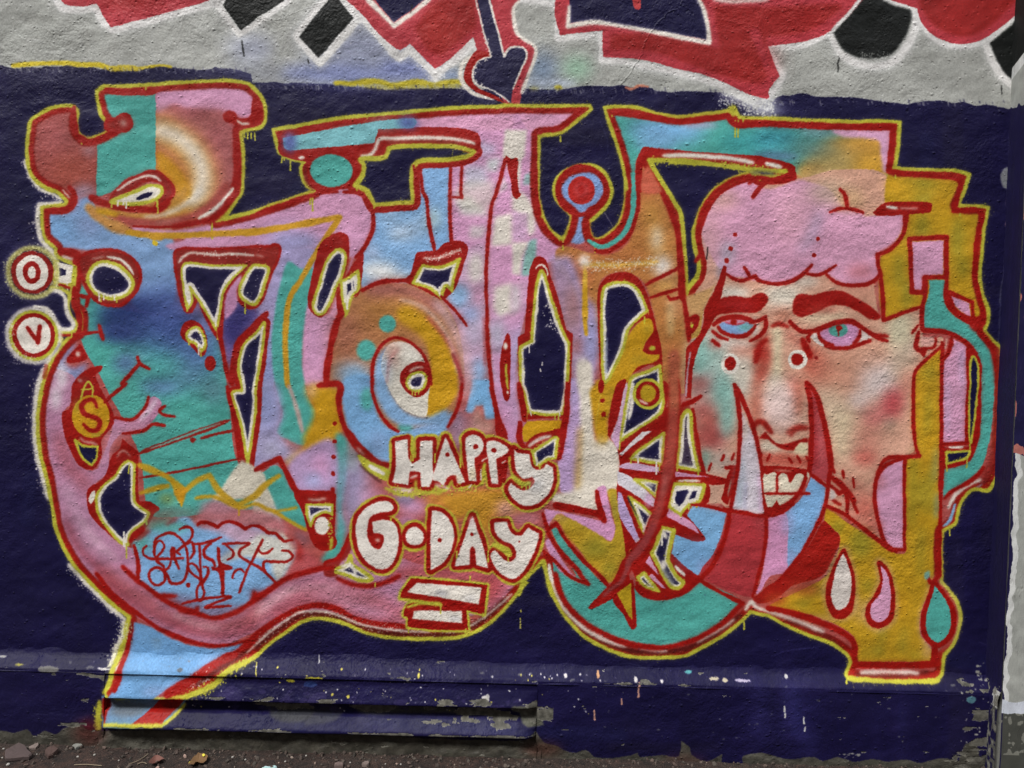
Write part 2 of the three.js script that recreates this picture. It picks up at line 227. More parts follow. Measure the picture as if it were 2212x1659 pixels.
// stub of the leg under the ledge, sprayed on into the slot below
F('#5d84ab', 'M 880,1030! 1600,1030! 1590,1120! 1420,1300! 880,1310!'); F('#5c5f63', 'M 960,1060 1200,1080 1320,1110 1200,1200 1000,1200', 20, 0.8); F(R, 'M 1400,1040! 1600,1040! 1560,1110 1430,1240 1390,1305! 1110,1300! 1300,1150'); D('#5e1b16', 'M 1480,1120', 80, 40, 20, 0.7); S(R, 60, 'M 930,1050 915,1180 890,1280', 5); D(R, 'M 770,1330', 70, 90, 45, 0.5);
S(YL, 50, 'M 860,1090 850,1200 850,1330', 6); S(YL, 32, 'M 880,1290 1100,1298 1250,1300 1400,1292! 1500,1215 1600,1105', 4); speck(YL, 'M 850,1100 850,1340', 30, 70);
F('#a8504c', BODY);
clip(BODY, () => {
  // ---- airbrushed colour fields
  // left letter
  F('#94443d', 'A 200,880 700,860 700,1150 845,1230 845,1700 300,1800 100,1400'); D('#a85d60', 'A 480,1180', 190, 230, 80, 0.7); D('#a44f40', 'A 620,1480', 190, 150, 70, 0.8); D('#a98a97', 'A 770,1300', 60, 60, 30, 0.6); D('#98889c', 'A 740,1650', 100, 60, 35, 0.8);
  F('#7d9ec9', 'E 340,120! 600,160 700,60 860,40 860,130 1050,310 1350,400 1500,420 1520,900 1300,1050 1100,900 1150,600 700,500 400,460', 10); D('#74a3d2', 'E 520,330', 160, 110, 60, 0.7); D('#8f93bd', 'E 640,60', 70, 80, 30, 0.7); D('#8d93be', 'E 760,280', 120, 80, 50, 0.5);
  F('#b2636a', 'A 1342,760! 2212,690 B 120,900 60,1100 A 2140,1120 2120,1659 E 2090,100 1900,300 1300,320 950,230 800,60 A 1000,1700 1345,1480'); F(PK, 'A 1345,760! 2212,680 B 80,900 A 2200,1020 2060,1010 1930,960 1800,950 1600,930 1500,900 1345,970', 16);
  D('#94524f', 'A 1790,1050', 170, 100, 60, 0.85); S('#94524f', 130, 'A 1960,1180 1990,1400 1960,1620', 50, 0.75);
  S('#bd8530', 330, 'A 1400,1130 1600,1270 1720,1450 1720,1659 E 1620,120 1350,200', 60, 0.95); S(CR, 170, 'A 1370,1120 1530,1180 1680,1320 1750,1480 1730,1659 E 1670,60', 42, 0.95); F('#c28a22', 'A 1345,1290! 1450,1350 1560,1460 1640,1600 1650,1720 1480,1660 1400,1560 1345,1470', 22);
  F(TE, 'A 870,760! 1347,790! 1343,1470! 1100,1540 960,1659 E 835,40! A 838,1220! 1000,1150 900,900');
  S('#b98638', 60, 'E 840,140 1000,178 1150,208 1320,195 1500,110 1600,-20', 12); S(CR, 44, 'E 1250,215 1420,190 1600,110 1740,-20', 16, 0.9); S('#a04640', 84, 'E 1000,232 1200,265 1450,268 1650,215 1850,100 1960,-60', 16); S('#b77a70', 30, 'E 1350,262 1550,235', 14, 0.7);
  S('#c08a4a', 110, 'E 770,135 850,210 950,275 1100,335', 12);
  F('#c893b5', 'E 1150,300 1500,330 1880,270 2212,180 F 0,170 500,0 900,-10 1000,100 1010,250 900,520 800,560 790,400 600,380 480,600 250,640 130,480 E 2000,480 1500,500 1430,460 1600,400 1200,360', 8); D('#9f9cc8', 'F 250,560', 220, 260, 90, 0.9); D('#8f97c8', 'F 330,420', 160, 60, 40, 0.5); D(PK, 'F 700,130', 260, 110, 60, 0.7); D('#8a98c4', 'F 460,420', 110, 60, 40, 0.5);
  F('#a59bc6', 'F -60,640 500,500 450,1000 150,1659 J 20,900 -40,300 E 2212,1000'); D('#7f8fc2', 'F 60,1500', 140, 240, 90, 0.8); D('#8a9ccc', 'J 100,250', 140, 260, 90, 0.8); D('#a795bd', 'J 110,420', 110, 130, 60, 0.7);
  F(PK, 'F 430,1000 620,1060 720,820 700,1100 630,1400 600,1659 420,1659 400,1400', 10); D('#c092ba', 'F 500,1300', 100, 300, 60, 0.5);
  F(TE, 'E 640,620! 760,880 1000,1000 1800,1200 1960,1659 I 2010,500 2070,700 2212,760 J 60,760 160,700 240,760 320,900 420,1250 100,1100 I 2000,1100 1500,1150 1280,1100 1200,600 900,0 E 700,1280 690,1000'); 
  D('#222f68', 'E 1230,1060', 400, 180, 70, 0.97); D('#2c3a6e', 'E 1000,1180', 160, 90, 50, 0.85); D('#34457c', 'E 1560,1130', 300, 170, 90, 0.8); D('#3f5f88', 'E 1420,1330', 330, 120, 90, 0.7); D('#2f3e78', 'E 1080,1220', 220, 80, 50, 0.9); D('#4a5f9c', 'E 1500,950', 220, 160, 90, 0.8); D('#3e4f8c', 'E 1550,1230', 280, 150, 90, 0.8); D('#5068a0', 'E 1720,1400', 190, 200, 90, 0.85); D('#56709a', 'E 1600,1600', 160, 110, 70, 0.6); D('#5d72a8', 'E 1090,1480', 110, 90, 45, 0.8); D('#5a6fa8', 'I 1380,20', 170, 70, 50, 0.8); D('#6f7fb0', 'E 1800,1150', 120, 160, 60, 0.7);
  D('#54607a', 'I 1850,60', 110, 110, 60, 0.6); D('#4d9a9a', 'E 1400,1500', 180, 110, 60, 0.6);
  F('#6f639f', 'E 1920,900 2212,1000 2212,1200 2080,1260 2000,1500 1940,1400', 20); D('#2c2860', 'E 2030,1150', 120, 170, 45, 0.9); D('#2c2860', 'E 2120,1060', 90, 60, 40, 0.8); F('#c18fb8', 'E 1935,1000! 1960,880 2050,740 2110,690 2100,760 2060,860 2050,960 1990,1050', 14);
  F('#8b93c0', 'E 480,1330! 620,1260 640,1340 560,1470 640,1520 760,1480 620,1659 360,1659', 20); 
  // trunk that swings down the left and along the bottom
  F('#b5809f', 'E 400,1500! 640,1600 I 620,150 545,260 600,560 700,720 830,740 900,600 960,420 1000,300 1140,320 1260,180 1320,110 1400,160 1340,300 1200,410 1050,430 950,560 930,760 760,920 760,1050 860,1200 1050,1390 1150,1400 1200,1659 Q 130,1180 380,1370 700,1520 1000,1600 1300,1490 1700,1230 1900,1110 2300,1020 J 600,1560 850,1400 U 0,1050 900,1100 700,1500 N 2000,300 1500,450 1000,420 500,300 300,400 M 2212,480 1900,600 1500,520 1150,330 I 700,1560 500,1180 400,850 320,400 330,0');
  D('#dcd2da', 'E 530,1590', 50, 120, 28, 0.9); D('#d5c8d2', 'I 480,120', 50, 110, 30, 0.9); S('#a34a50', 120, 'I 520,450 570,660 700,820 780,900', 50, 0.6); S('#c5a3bb', 90, 'I 560,880 640,1060 760,1300 950,1480', 40, 0.6); S('#8f5a6c', 110, 'I 560,1120 650,1330 820,1520 1000,1659', 45, 0.55); S('#a04d52', 170, 'I 900,1659 M 1150,150 1450,330 1750,430 2000,420 2212,300', 50, 0.85); S('#c79aa6', 50, 'M 1500,330 1700,420 1900,450', 24, 0.7); S('#c890a8', 90, 'I 850,700 930,560 960,450 1100,400 1250,330', 25, 0.6);
  S('#b65a62', 200, 'N -60,400 200,250 500,130 900,180 1200,330 1700,450', 60, 0.75); S('#d3a6ac', 70, 'N 0,330 150,200 330,110', 30, 0.8); D('#c4849a', 'N 700,190', 240, 110, 70, 0.8); D('#c78ba8', 'N 1000,330', 200, 60, 45, 0.8); D('#b4545c', 'J 1500,1460', 260, 130, 60, 0.9); D('#b04c50', 'U 300,1150', 330, 130, 60, 0.85); D('#ad474b', 'N 2000,150', 150, 150, 60, 0.8); D('#b0494a', 'J 1400,1640', 300, 60, 30, 0.7);
  S('#8c3540', 60, 'I 560,1180 680,1420 860,1600 M 1050,150 1250,290 1500,420 1750,500 2000,510 2200,430', 26, 0.6); S('#d3a8bc', 46, 'I 700,1180 850,1380 1020,1520', 24, 0.6); S('#d0a2b2', 46, 'N 60,300 250,150 480,90 700,110', 24, 0.5); S('#963840', 50, 'N 150,330 420,220 640,240 900,350 1200,400', 22, 0.5);
  S('#ddd0de', 40, 'I 1220,300 1290,230 1350,140', 16, 0.9);
  // middle strokes: bands, gold, teal
  F(TE, 'F 300,600 390,665 490,660 470,850 430,1050 400,1300 400,1500 425,1659 J 470,150 520,270 430,520 280,480 180,420 230,250 160,0 F 135,1300 170,1000 200,830 255,640', 8); F('#7d9ca8', 'J 250,500 420,540 330,600', 40, 0.5);
  F('#c2921b', 'J 440,30 700,20 740,150 740,420 600,520 400,590 300,700 250,640 400,560 420,440 500,260', 22); D('#c9a07c', 'J 480,60', 50, 70, 30, 0.8); F(TE, 'J 690,440 790,480 790,800 740,1100 780,1250 720,1480 560,1530 690,1300 690,900', 16); D('#a7a0c6', 'J 300,620', 120, 60, 40, 0.6); F('#b89ac4', 'J 330,640 660,480 680,920 360,940 270,760', 18); D('#cf92ba', 'J 560,720', 90, 140, 45, 0.7); D('#8fa6cf', 'J 500,830', 80, 70, 35, 0.6); D('#9b9cc6', 'J 850,850', 140, 260, 70, 0.9); D('#c596bb', 'J 980,980', 150, 70, 50, 0.8); D('#8fb0b4', 'J 830,620', 60, 140, 40, 0.7); D('#9a9fc8', 'J 820,1130', 90, 200, 60, 0.7);
  F('#a39cc4', 'E 2212,1659 J 160,0 230,250 190,420 290,560 240,660 60,700 I 2150,700 2212,200', 26); D('#7f90c0', 'J 90,180', 80, 220, 60, 0.7); D('#a3a0b4', 'J 140,560', 110, 80, 50, 0.7);
  F('#c9984a', 'F 560,1700 J 560,0 700,-20 700,20', 20, 0.6);
  // sky-coloured middle with clouds, checks behind
  F('#84aeda', 'B 1370,1400! 1680,1400! F 1700,440 1830,460 1800,700 1300,780 920,820 920,530 1010,330 1030,120 1360,110', 8); D('#c9cfd8', 'F 1250,350', 110, 60, 45, 0.75); D('#c5d0de', 'F 1400,300', 90, 90, 45, 0.4); D('#d9d6d2', 'F 1050,680', 170, 80, 45, 0.95); D('#d9d6d2', 'F 1200,750', 160, 60, 40, 0.95); D('#b9c9c0', 'F 1530,230', 70, 100, 35, 0.6); D('#a9c3dd', 'F 1150,200', 100, 80, 50, 0.6); D('#b7bcd4', 'F 1000,520', 70, 60, 35, 0.6);
  F('#cf97bd', 'B 1380,1000! 2212,960 C 560,950! 400,1120 215,1130 205,1659 G 230,200 440,470 300,620 200,560 150,900 60,1300 30,1659 K 60,400 -40,500 J 2100,300 F 2050,1659 1980,700 1830,500 1700,430 1690,0 B 1690,1410 1900,1390 1940,1250 1850,1130 1050,1100', 6);
  F('#dba0c0', 'C 40,950! 560,950! 400,1115 220,1125 130,1110'); F('#dba0c0', 'B 1400,1000! 2212,960! 2212,1100 1900,1130 1380,1090', 14);
  // worn checks
  const chk = (c, p, b = 10, a = 0.9) => F(c, p, b, a); const CM = '#d9d5c6';
  chk(CM, 'B 2150,1120! C 130,1120! 110,1340! 80,1400! 60,1659! B 2130,1350!'); chk(CM, 'G 0,0! 90,0! 200,150 190,350 150,380! 0,140!', 16); chk('#c6a0bf', 'G 0,160! 140,190! 130,420! 0,430!', 14); chk(CM, 'G 0,440! 150,430! 90,560! 70,720! 0,710!', 12); chk('#76b3a6', 'G 150,420! 215,400! 205,560! 150,720! 80,730! 100,560!', 10, 0.85); chk('#76b3a6', 'C 110,1500! 180,1490! 190,1600! 90,1600!', 12, 0.7);
  chk('#d7d6d0', 'F 1700,60! 1850,40! 2020,200! 1780,200!', 24); chk(CM, 'F 2060,220! 2212,180! 2212,460! 2030,470!', 16); chk(CM, 'F 1850,520! 1990,510! 1980,800! 1830,780! 1800,640!', 18); chk('#d7d6d0', 'F 1850,290! 1990,300! 1960,400! 1840,400!', 20, 0.7); chk(CM, 'F 2060,820! 2212,780! 2212,1040! 2100,1080! 2050,1000!', 20, 0.9); chk('#b9c6d3', 'B 1780,1420! 2000,1440! 2000,1600! 1800,1640!', 30, 0.7); chk('#c5d3cf', 'B 2000,1370! 2120,1360! 2080,1480! 1990,1470!', 20, 0.8); chk('#b4b3cc', 'B 1900,1220! 2080,1250! 2060,1330! 1930,1350!', 26, 0.7);
  chk(CM, 'F 1700,0! B 1800,1560! 2060,1560! F 2060,80! 1990,180! 1780,120!', 26, 0.6); chk('#c9a3bd', 'G 60,780! 130,760! 120,1000! 20,1050! 0,800!', 24, 0.7); chk('#cfd1cd', 'G 0,800! 60,820! 60,1000! 0,1080!', 24, 0.8);
  F('#c6a2be', 'F 1690,640 1990,480 2000,1300 1930,1659 1800,1500 1740,1150 1640,900', 22); D('#d6d2c6', 'F 1900,660', 70, 130, 26, 0.8); D('#b9b2cc', 'F 1880,1180', 80, 160, 40, 0.7); D('#c98fb0', 'F 1930,880', 50, 90, 30, 0.6);
  D('#8dc1c1', 'F 2090,1240', 50, 160, 45, 0.6); S('#b9cbe0', 40, 'F 2040,1150 2000,1400 2080,1650', 24, 0.5); D('#84b4dd', 'F 1930,1560', 70, 130, 40, 0.8); F('#7aaedb', 'J 1870,-40! 2040,-40! 2070,300! 1980,310! 1960,180! 1900,190! 1870,250! 1810,240! 1850,60', 8); F('#bb9387', 'J 1880,230! 1940,170! 1960,300! 2060,320! 2050,430! 1860,440! 1850,330', 26, 0.8); D('#9d9ac0', 'J 1720,330', 110, 110, 60, 0.8); D('#9a9cc4', 'J 1780,480', 90, 70, 40, 0.7);
  D('#8fb5dd', 'F 1750,900', 95, 110, 30, 0.95); D('#93a9d6', 'F 1850,1050', 70, 70, 36, 0.85); D('#8ba9d0', 'G 60,1350', 70, 200, 60, 0.6); D('#a69bc8', 'G 20,1600', 60, 140, 50, 0.6);
  S('#c6a1c6', 150, 'K 60,-40 60,300 20,480', 40, 0.8); D('#cd90bb', 'K -10,430', 60, 120, 40, 0.7); S('#bca4cf', 80, 'F 2150,1659 J 2160,200', 40, 0.5);
  // spiral
  F('#a9714b', 'F 640,1659 660,1300 720,1050 830,880 1000,800 1230,790 1450,820 1620,950 1750,1200 1800,1500 1790,1659 J 1740,160 1660,360 1500,480 1160,680 1000,600 850,480 760,300 740,0'); D('#b9803a', 'F 1250,1020', 330, 130, 90, 0.8); D('#9c5f4e', 'F 760,1250', 110, 230, 70, 0.8); D('#86695a', 'F 690,1560', 60, 130, 40, 0.7); S('#c2921b', 190, 'F 1300,1060 1470,1180 1590,1360 1640,1560 J 1610,60 1540,200', 22); F('#c2921b', 'F 1500,1300 1720,1500 1740,1659 J 1740,80 1650,200 1540,280 1470,270 1490,0 F 1510,1500', 12); S('#b06a6c', 130, 'F 1000,850 1250,840 1430,900 1560,1000', 40, 0.8); S('#cfa9b2', 90, 'F 1560,950 1700,1150 1800,1420 1830,1659 J 1800,100', 30, 0.85); S('#a8444a', 34, 'F 1480,1080 1640,1260 1740,1450 1780,1640', 14, 0.8); S('#dcc6c8', 26, 'F 1250,930 1430,990 1570,1120 1680,1300 1740,1560', 14, 0.7);
  D('#7fadd6', 'F 850,1580', 150, 110, 50, 0.9); F('#7aa9d5', 'J 745,-30 1000,-60 1050,250 1220,400 1620,300 1700,240 1660,380 1500,500 1140,680 1000,620 850,480 770,300', 12); D('#8a9dc8', 'J 1060,520', 90, 130, 50, 0.6); D('#a79fc4', 'J 1450,360', 180, 40, 30, 0.4);
  D(TE, 'F 1135,1140', 75, 75, 6); D(TE, 'F 955,1370', 85, 90, 9); D(TE, 'J 960,130', 60, 100, 18, 0.9); D(TE, 'J 1290,370', 65, 45, 14, 0.95);
  F('#82a9d2', 'F 1015,1640 1050,1440 1150,1330 1300,1340 1160,1500 1140,1659 J 1180,100 1290,230 1460,290 1650,220 1640,330 1300,360 1150,300 1040,120', 18);
  F('#cfc9bd', 'F 1080,1500 1150,1320 1290,1300 1400,1340 1470,1450 1500,1659 J 1490,120 1460,280 1280,220 1180,100 1130,0'); D('#b97f73', 'F 1180,1400', 60, 120, 40, 0.7); D('#8fb0d4', 'F 1090,1540', 60, 130, 40, 0.8); D('#dcd7cd', 'F 1330,1410', 110, 60, 30, 0.8); S('#9a3d44', 14, 'F 1130,1650 1160,1450 1240,1350', 12, 0.7);
  F('#c08a2c', 'J 1500,960 2130,900 2212,1020 K 100,1100 U 700,400 500,450 J 2050,1400 1960,1350 1860,1130 1740,1180 1600,1060 1480,1060', 26); D('#b5653d', 'J 1520,1000', 90, 70, 40, 0.7); D('#b46a4a', 'J 1990,1330', 60, 70, 30, 0.7); D('#c58f9a', 'U 660,330', 90, 70, 40, 0.8); D('#c27f8d', 'U 900,450', 130, 60, 30, 0.8); D('#c99ac4', 'J 1350,1060', 130, 70, 40, 0.9); D('#8495c4', 'J 1280,990', 90, 45, 30, 0.7); D('#bb8dbb', 'J 1300,1190', 90, 50, 30, 0.8);
});
clip(BODY, () => {
  // ---- colour fields of the right-hand letters and the face
  F('#4ea39a', 'C 800,940 2212,1040 D 1100,1080 1100,1500 600,1659 240,1500 C 2212,1380 1700,1330 1170,1270 1110,1340 1070,1400 1060,1659 G 1040,200 960,380 850,470 700,470 650,420 C 900,1300');
  D('#79a9d8', 'C 1330,1130', 330, 110, 60, 0.95); D('#7fabda', 'C 1250,1240', 180, 60, 40, 0.8); D('#b3a5c6', 'C 1620,1075', 160, 32, 24, 0.8); D('#3f9ba0', 'C 2050,1240', 260, 110, 60, 0.8); D('#3f92a4', 'D 80,1200', 200, 110, 50, 0.8);
  F('#c99642', 'D 560,1180 1060,1150 1060,1460 1030,1510 1030,1659 300,1659 240,1480 400,1300', 40); D('#52706c', 'D 400,1290', 220, 110, 70, 0.95); D('#94875a', 'D 620,1420', 200, 130, 80, 0.8); D('#55638a', 'D 60,1350', 200, 40, 26, 0.7); D('#c9962c', 'D 900,1440', 140, 90, 50, 0.8); D('#a89a86', 'D 450,1560', 180, 60, 50, 0.8); D('#6f7f8e', 'D 450,1140', 180, 40, 30, 0.6);
  F('#d2a0c0', 'D 560,1120 1072,1112! 1068,1220 1045,1440 1000,1490 975,1330 940,1210 650,1180', 12);
  // orange arch
  F('#b5763f', 'G 420,470 700,530 850,540 1000,440 1085,200 1100,0 C 1080,1380 1200,1400 G 1290,0 1340,150 1440,350 1490,700 1520,1100 1520,1700 1280,1700 1250,1200 1150,800 1000,700 850,710 750,800 740,1150 600,1000 500,800 380,620', 6);
  D('#c0553f', 'C 1150,1560', 70, 130, 40, 0.85); D('#b0553c', 'G 560,700', 120, 130, 60, 0.7); D('#a9613a', 'G 900,560', 200, 60, 50, 0.6); S('#cf9a4c', 130, 'G 1200,150 1240,350 1280,560', 50, 0.85); D('#e6dccb', 'G 1250,400', 45, 110, 36, 0.8); D('#e9e0d8', 'G 1300,640', 80, 100, 38, 0.95); S('#d1a548', 44, 'G 640,625 900,632 1250,605', 12, 0.95); D('#ebe4de', 'G 622,600', 46, 60, 24, 0.95); speck('#e6dfd4', 'G 620,560 640,640 900,630 1250,610 1320,680', 50, 240, 3, 8, 0.55);
  F('#a58fb5', 'G 350,620 440,660 560,1050 560,1659 K 480,300 420,620 440,900 560,900 700,0 G 740,1500 730,1000 640,900 500,560', 26); F('#a490b4', 'G 330,560 460,640 560,950 600,1400 560,1659 500,1500 480,1230 400,1000', 24, 0.85); D('#a05a52', 'G 560,1330', 60, 70, 36, 0.6); D('#a0644c', 'G 520,1000', 60, 200, 50, 0.55); D('#9aa0cf', 'G 690,1290', 60, 200, 40, 0.8); S('#c99a22', 50, 'G 630,690 630,900 632,1120 640,1230', 4); S('#dcb75a', 28, 'G 630,640 630,800', 12, 0.8); S('#d3b27a', 60, 'G 1370,950 1370,1230', 22, 0.8); D('#c39a8a', 'G 1420,900', 60, 200, 50, 0.4); D('#b3603f', 'G 1400,1500', 70, 180, 50, 0.8); D('#cfa15a', 'G 1330,820', 90, 60, 36, 0.8);
  // blue ring on its stalk
  F('#849fd0', 'G 530,120 650,120 645,250 655,400 560,450 480,400 530,260', 6); D('#7f9dd0', 'C 600,1645', 152, 152, 3, 1, 74); D('#b1221d', 'C 600,1645', 114, 118, 2); D('#b8474b', 'C 600,1640', 62, 62, 22, 0.8); D('#a81a17', 'C 600,1640', 30, 40, 8); 
  // cream upright with bands
  F('#b79ac5', 'K 490,-20 600,-20 600,400 540,930 420,930 400,640 470,300', 6); D('#a79bc8', 'K 520,80', 50, 140, 40, 0.7); F(CR, 'G 560,1659 560,1480 620,1440 690,1500 700,1659 K 700,20 720,480 830,470 925,560 930,800 930,900 830,930 740,1100 370,1030 350,950 540,900 590,500 580,100', 14); D('#c9bcc4', 'G 600,1440', 70, 30, 24, 0.6); S('#bd9a5c', 56, 'K 585,380 575,640 565,890', 22, 0.85); F('#c2921b', 'K 675,80 700,20 760,-40 940,-60 890,100 830,300 830,470 780,520 730,480 700,300', 12); D('#a8862a', 'K 860,120', 60, 100, 30, 0.6); D('#cdb58a', 'K 770,500', 60, 50, 30, 0.7);
  F('#b2942a', 'K 340,1130 520,1160 750,1290 850,1360 890,1230 830,930 920,930 960,1200 980,1400 975,1570 900,1680 O 830,60 780,0 K 740,1640 400,1200', 4); D('#c29a26', 'K 520,1330', 150, 60, 40, 0.9); D('#c19a55', 'K 400,1150', 80, 40, 24, 0.8); D('#c29a24', 'K 700,1560', 140, 70, 36, 0.8); D('#87852a', 'K 720,1420', 110, 80, 40, 0.6); D('#87852a', 'K 840,1590', 70, 40, 26, 0.5); S('#8f8540', 44, 'K 880,960 890,1150', 14, 0.6);
  F('#cf94bd', 'K 280,1080! 500,1120 790,1190! 770,1080 725,930 760,885 810,890 830,1000 860,1140 890,1230 880,1310 850,1355 780,1320 650,1240 500,1160 400,1120 330,1200! 300,1250!', 3); 
  F(TE, 'K 320,1230 400,1240 480,1350 600,1500 720,1659 O 830,110 880,180 1060,100 1130,150 1280,200 1450,150 1620,60 1990,230 1800,420 1600,520 1400,590 1200,590 950,540 750,460 560,330 430,150 380,0 K 340,1560 360,1540 470,1659! 560,1659!');
  // wheel with spokes
  F(R, 'K 825,440! 880,120 980,-20 1330,-20 1330,200! 1500,170 1640,100 1690,900 1560,1010 1500,1120 1330,1200 1400,1420 1360,1600 1650,1659 O 1620,20 1500,120 1300,180 1100,140 1060,0 K 990,1500 960,1300 905,950 930,700 905,560');
  F(R, 'V 1000,1060 1060,850 1270,955 1495,1200 1485,1250 1400,1270 1140,1185 980,1120'); F(R, 'V 1120,430! 1450,465 1735,538 1735,580 1680,608 1450,592 1120,600!'); F(R, 'V 1470,600 1545,640 1530,800 1420,840 1380,800'); F(R, 'V 1040,1380 1100,1380 1260,1540 1420,1659 O 1640,30 1560,60 V 1180,1659');
  F('#ceb9cc', 'K 980,-40! 1005,10! 945,350! 915,575! 850,460! 905,330!', 3); F('#d6cfd2', 'V 495,255! 760,0! 870,-10! 520,270!'); F('#cfabca', 'V 505,385 620,352 965,408! 960,470! 700,442 510,412'); F('#cfc9d2', 'V 480,450! 640,520 905,770! 890,862! 700,740 480,600!'); D('#c795bd', 'V 840,780', 40, 70, 14, 0.7); F('#b9a0cc', 'V 480,690! 520,700! 750,1280! 720,1315! 560,1080 480,900!'); D('#d8d2da', 'V 720,1270', 22, 40, 8); F(PK, 'V 1140,458! 1545,522! 1140,515!'); F(PK, 'V 1070,870! 1040,975! 1420,1172! 1360,1070 1250,985!'); F(PK, 'V 850,1425! 960,1659! 800,1500!'); F(PK, 'O 1210,-20! 1330,110! 1290,100! 1180,0!'); S(WT, 22, 'V 1190,565 1430,565', 4, 0.85); S(WT, 36, 'V 1150,1555 1250,1650', 3);
  F(LB, 'V 1345,845! 1500,855 1735,935! 1690,1120 1650,1250 1540,1480 1400,1655! 1250,1540 1095,1400! 1140,1180! 1400,1265 1490,1220 1275,965!'); D('#6f9fd0', 'V 1350,1400', 160, 120, 50, 0.5); D('#8f8fbe', 'V 1480,1560', 60, 60, 30, 0.5);
  F('#a8343a', 'K 1880,1120! 2185,1140! 2190,1300 2170,1500 2140,1659 O 2060,180 1640,20 K 1640,1600 1760,1440'); D('#b34a4e', 'K 2150,1200', 60, 50, 30, 0.6);
  // face
  F('#cd9c86', 'Z 250,1000 300,800 600,430 900,360 1430,400 1900,300 D 1000,1500 H 1180,200 1160,380 930,540 980,1100 1330,1000 1340,1300 1500,1250 1500,1350 1250,1570 1265,1659 L 1270,560 1030,640 930,850 950,1200 990,1350 500,1040 480,1000 350,780 X 1400,1300 1060,1480 660,1450 560,1380 420,1380 V 1500,850 1540,600 K 1700,820 1600,600 1540,200 G 1560,1500 1640,1200 1720,900 1800,640 1640,640 1600,300');
  F('#cb9a84', 'G 1600,300 1850,660 1800,800 1690,1040 1550,1290 1505,1000 1600,820 1640,600', 8);
  D('#c49a77', 'G 1560,1000', 60, 300, 40, 0.7); D('#cf9f92', 'G 1680,420', 110, 180, 60, 0.8);
  D('#b7b2a6', 'W 520,1050', 260, 420, 80, 0.75);
  D('#9dbcb5', 'W 430,850', 150, 260, 70, 0.95); D('#8cc0b6', 'W 620,1100', 120, 160, 50, 0.9); D('#cfc9c0', 'W 760,1000', 130, 170, 50, 0.8); D('#a47f80', 'W 380,1130', 130, 120, 60, 0.8); D('#b3847f', 'W 430,1420', 120, 140, 60, 0.9); D('#9fc4b9', 'W 640,1380', 70, 230, 40, 0.85); D('#a9585a', 'X 470,600', 130, 130, 50, 0.85); D('#6fa89c', 'X 370,880', 70, 110, 34, 0.8); D('#b4a79f', 'X 560,900', 110, 110, 40, 0.8); D('#b99a88', 'X 480,1280', 70, 120, 30, 0.6);
  D('#d9d7cc', 'W 700,60', 150, 60, 34, 0.9); D('#d6cfc0', 'W 1250,100', 170, 90, 50, 0.9); D('#d8cfc0', 'H 150,880', 150, 90, 50, 0.9); D('#d6cfc4', 'H 320,770', 120, 50, 30, 0.8); D('#c88c76', 'H 800,880', 190, 120, 60, 0.7); D('#d2bda0', 'W 1750,330', 220, 60, 30, 0.85); D('#d8d4cc', 'W 700,640', 180, 40, 24, 0.9); D('#d5cfc6', 'W 950,460', 40, 90, 16, 0.9);
  S('#d3c6a6', 120, 'W 1200,480 1190,700 1200,950 1190,1100', 26, 0.95); D('#d8b6b0', 'W 1250,1350', 170, 200, 60, 0.95); D('#d9c9bd', 'W 1180,1150', 90, 120, 40, 0.7); D('#cfb4ad', 'X 1270,330', 160, 170, 50, 0.6);
  S('#dcd1cc', 120, 'Y 1250,680 1020,980 720,1240', 50, 0.75); S('#ad3f48', 130, 'Y 1130,1180 1030,1380 830,1500', 45, 0.7); D('#a84434', 'W 1650,850', 90, 130, 40, 0.7); S('#a8402f', 80, 'W 1060,620 1010,800 1000,1000 960,1120', 34, 0.6); D('#a9553f', 'W 1290,300', 90, 60, 34, 0.45); D('#a8463c', 'X 420,420', 120, 80, 40, 0.6); S('#b03a30', 90, 'W 1090,560 1060,700 1080,860 1020,1020', 34, 0.75); S('#b8594c', 80, 'W 1350,520 1420,600 1480,640', 30, 0.6); S('#b0352d', 90, 'W 1560,700 1600,860 1640,960', 36, 0.8); S('#b9503f', 70, 'W 1000,1150 960,1350 980,1500', 34, 0.55); S('#bb5a50', 90, 'W 1420,1050 1440,1250 1480,1450', 40, 0.65); D('#bd6b5b', 'W 800,720', 120, 60, 40, 0.5); D('#b5655a', 'W 480,650', 70, 50, 28, 0.5);
  D('#c58a72', 'Y 420,1000', 260, 180, 80, 0.8); D('#b96a58', 'Y 220,950', 110, 150, 50, 0.6); D('#ccb59c', 'Y 300,1380', 230, 170, 60, 0.8); D('#d6c6c4', 'Y 900,1080', 170, 150, 70, 0.9); D('#d3c3c0', 'Y 680,1300', 90, 80, 40, 0.8); D('#b0444a', 'Y 1060,1340', 90, 130, 46, 0.85); D('#c4837c', 'Y 850,1450', 130, 80, 50, 0.6); D('#c8c1a4', 'Y 1150,480', 130, 200, 50, 0.95); D('#bfa78f', 'Y 1180,850', 110, 150, 50, 0.7); D('#c07a68', 'Y 1230,1100', 60, 130, 36, 0.6); D('#cdbf9f', 'L 650,430', 120, 230, 60, 0.8); D('#b75048', 'L 840,640', 100, 60, 40, 0.8); D('#b9574c', 'L 840,1080', 110, 150, 60, 0.8); D('#b25a52', 'L 850,500', 120, 160, 60, 0.4); D('#b8584e', 'L 900,1240', 60, 80, 30, 0.7); D('#8f7f70', 'Y 1040,1560', 60, 60, 30, 0.5);
  F('#bd5a4b', 'X 1000,780 1300,800 1620,840 1580,960 1060,930', 20, 0.9); D('#d7cba9', 'X 1500,740', 90, 70, 20, 0.95); D('#d5c7b4', 'X 1120,720', 110, 50, 24, 0.95); D('#be6a5c', 'X 1080,1020', 30, 60, 12, 0.5);
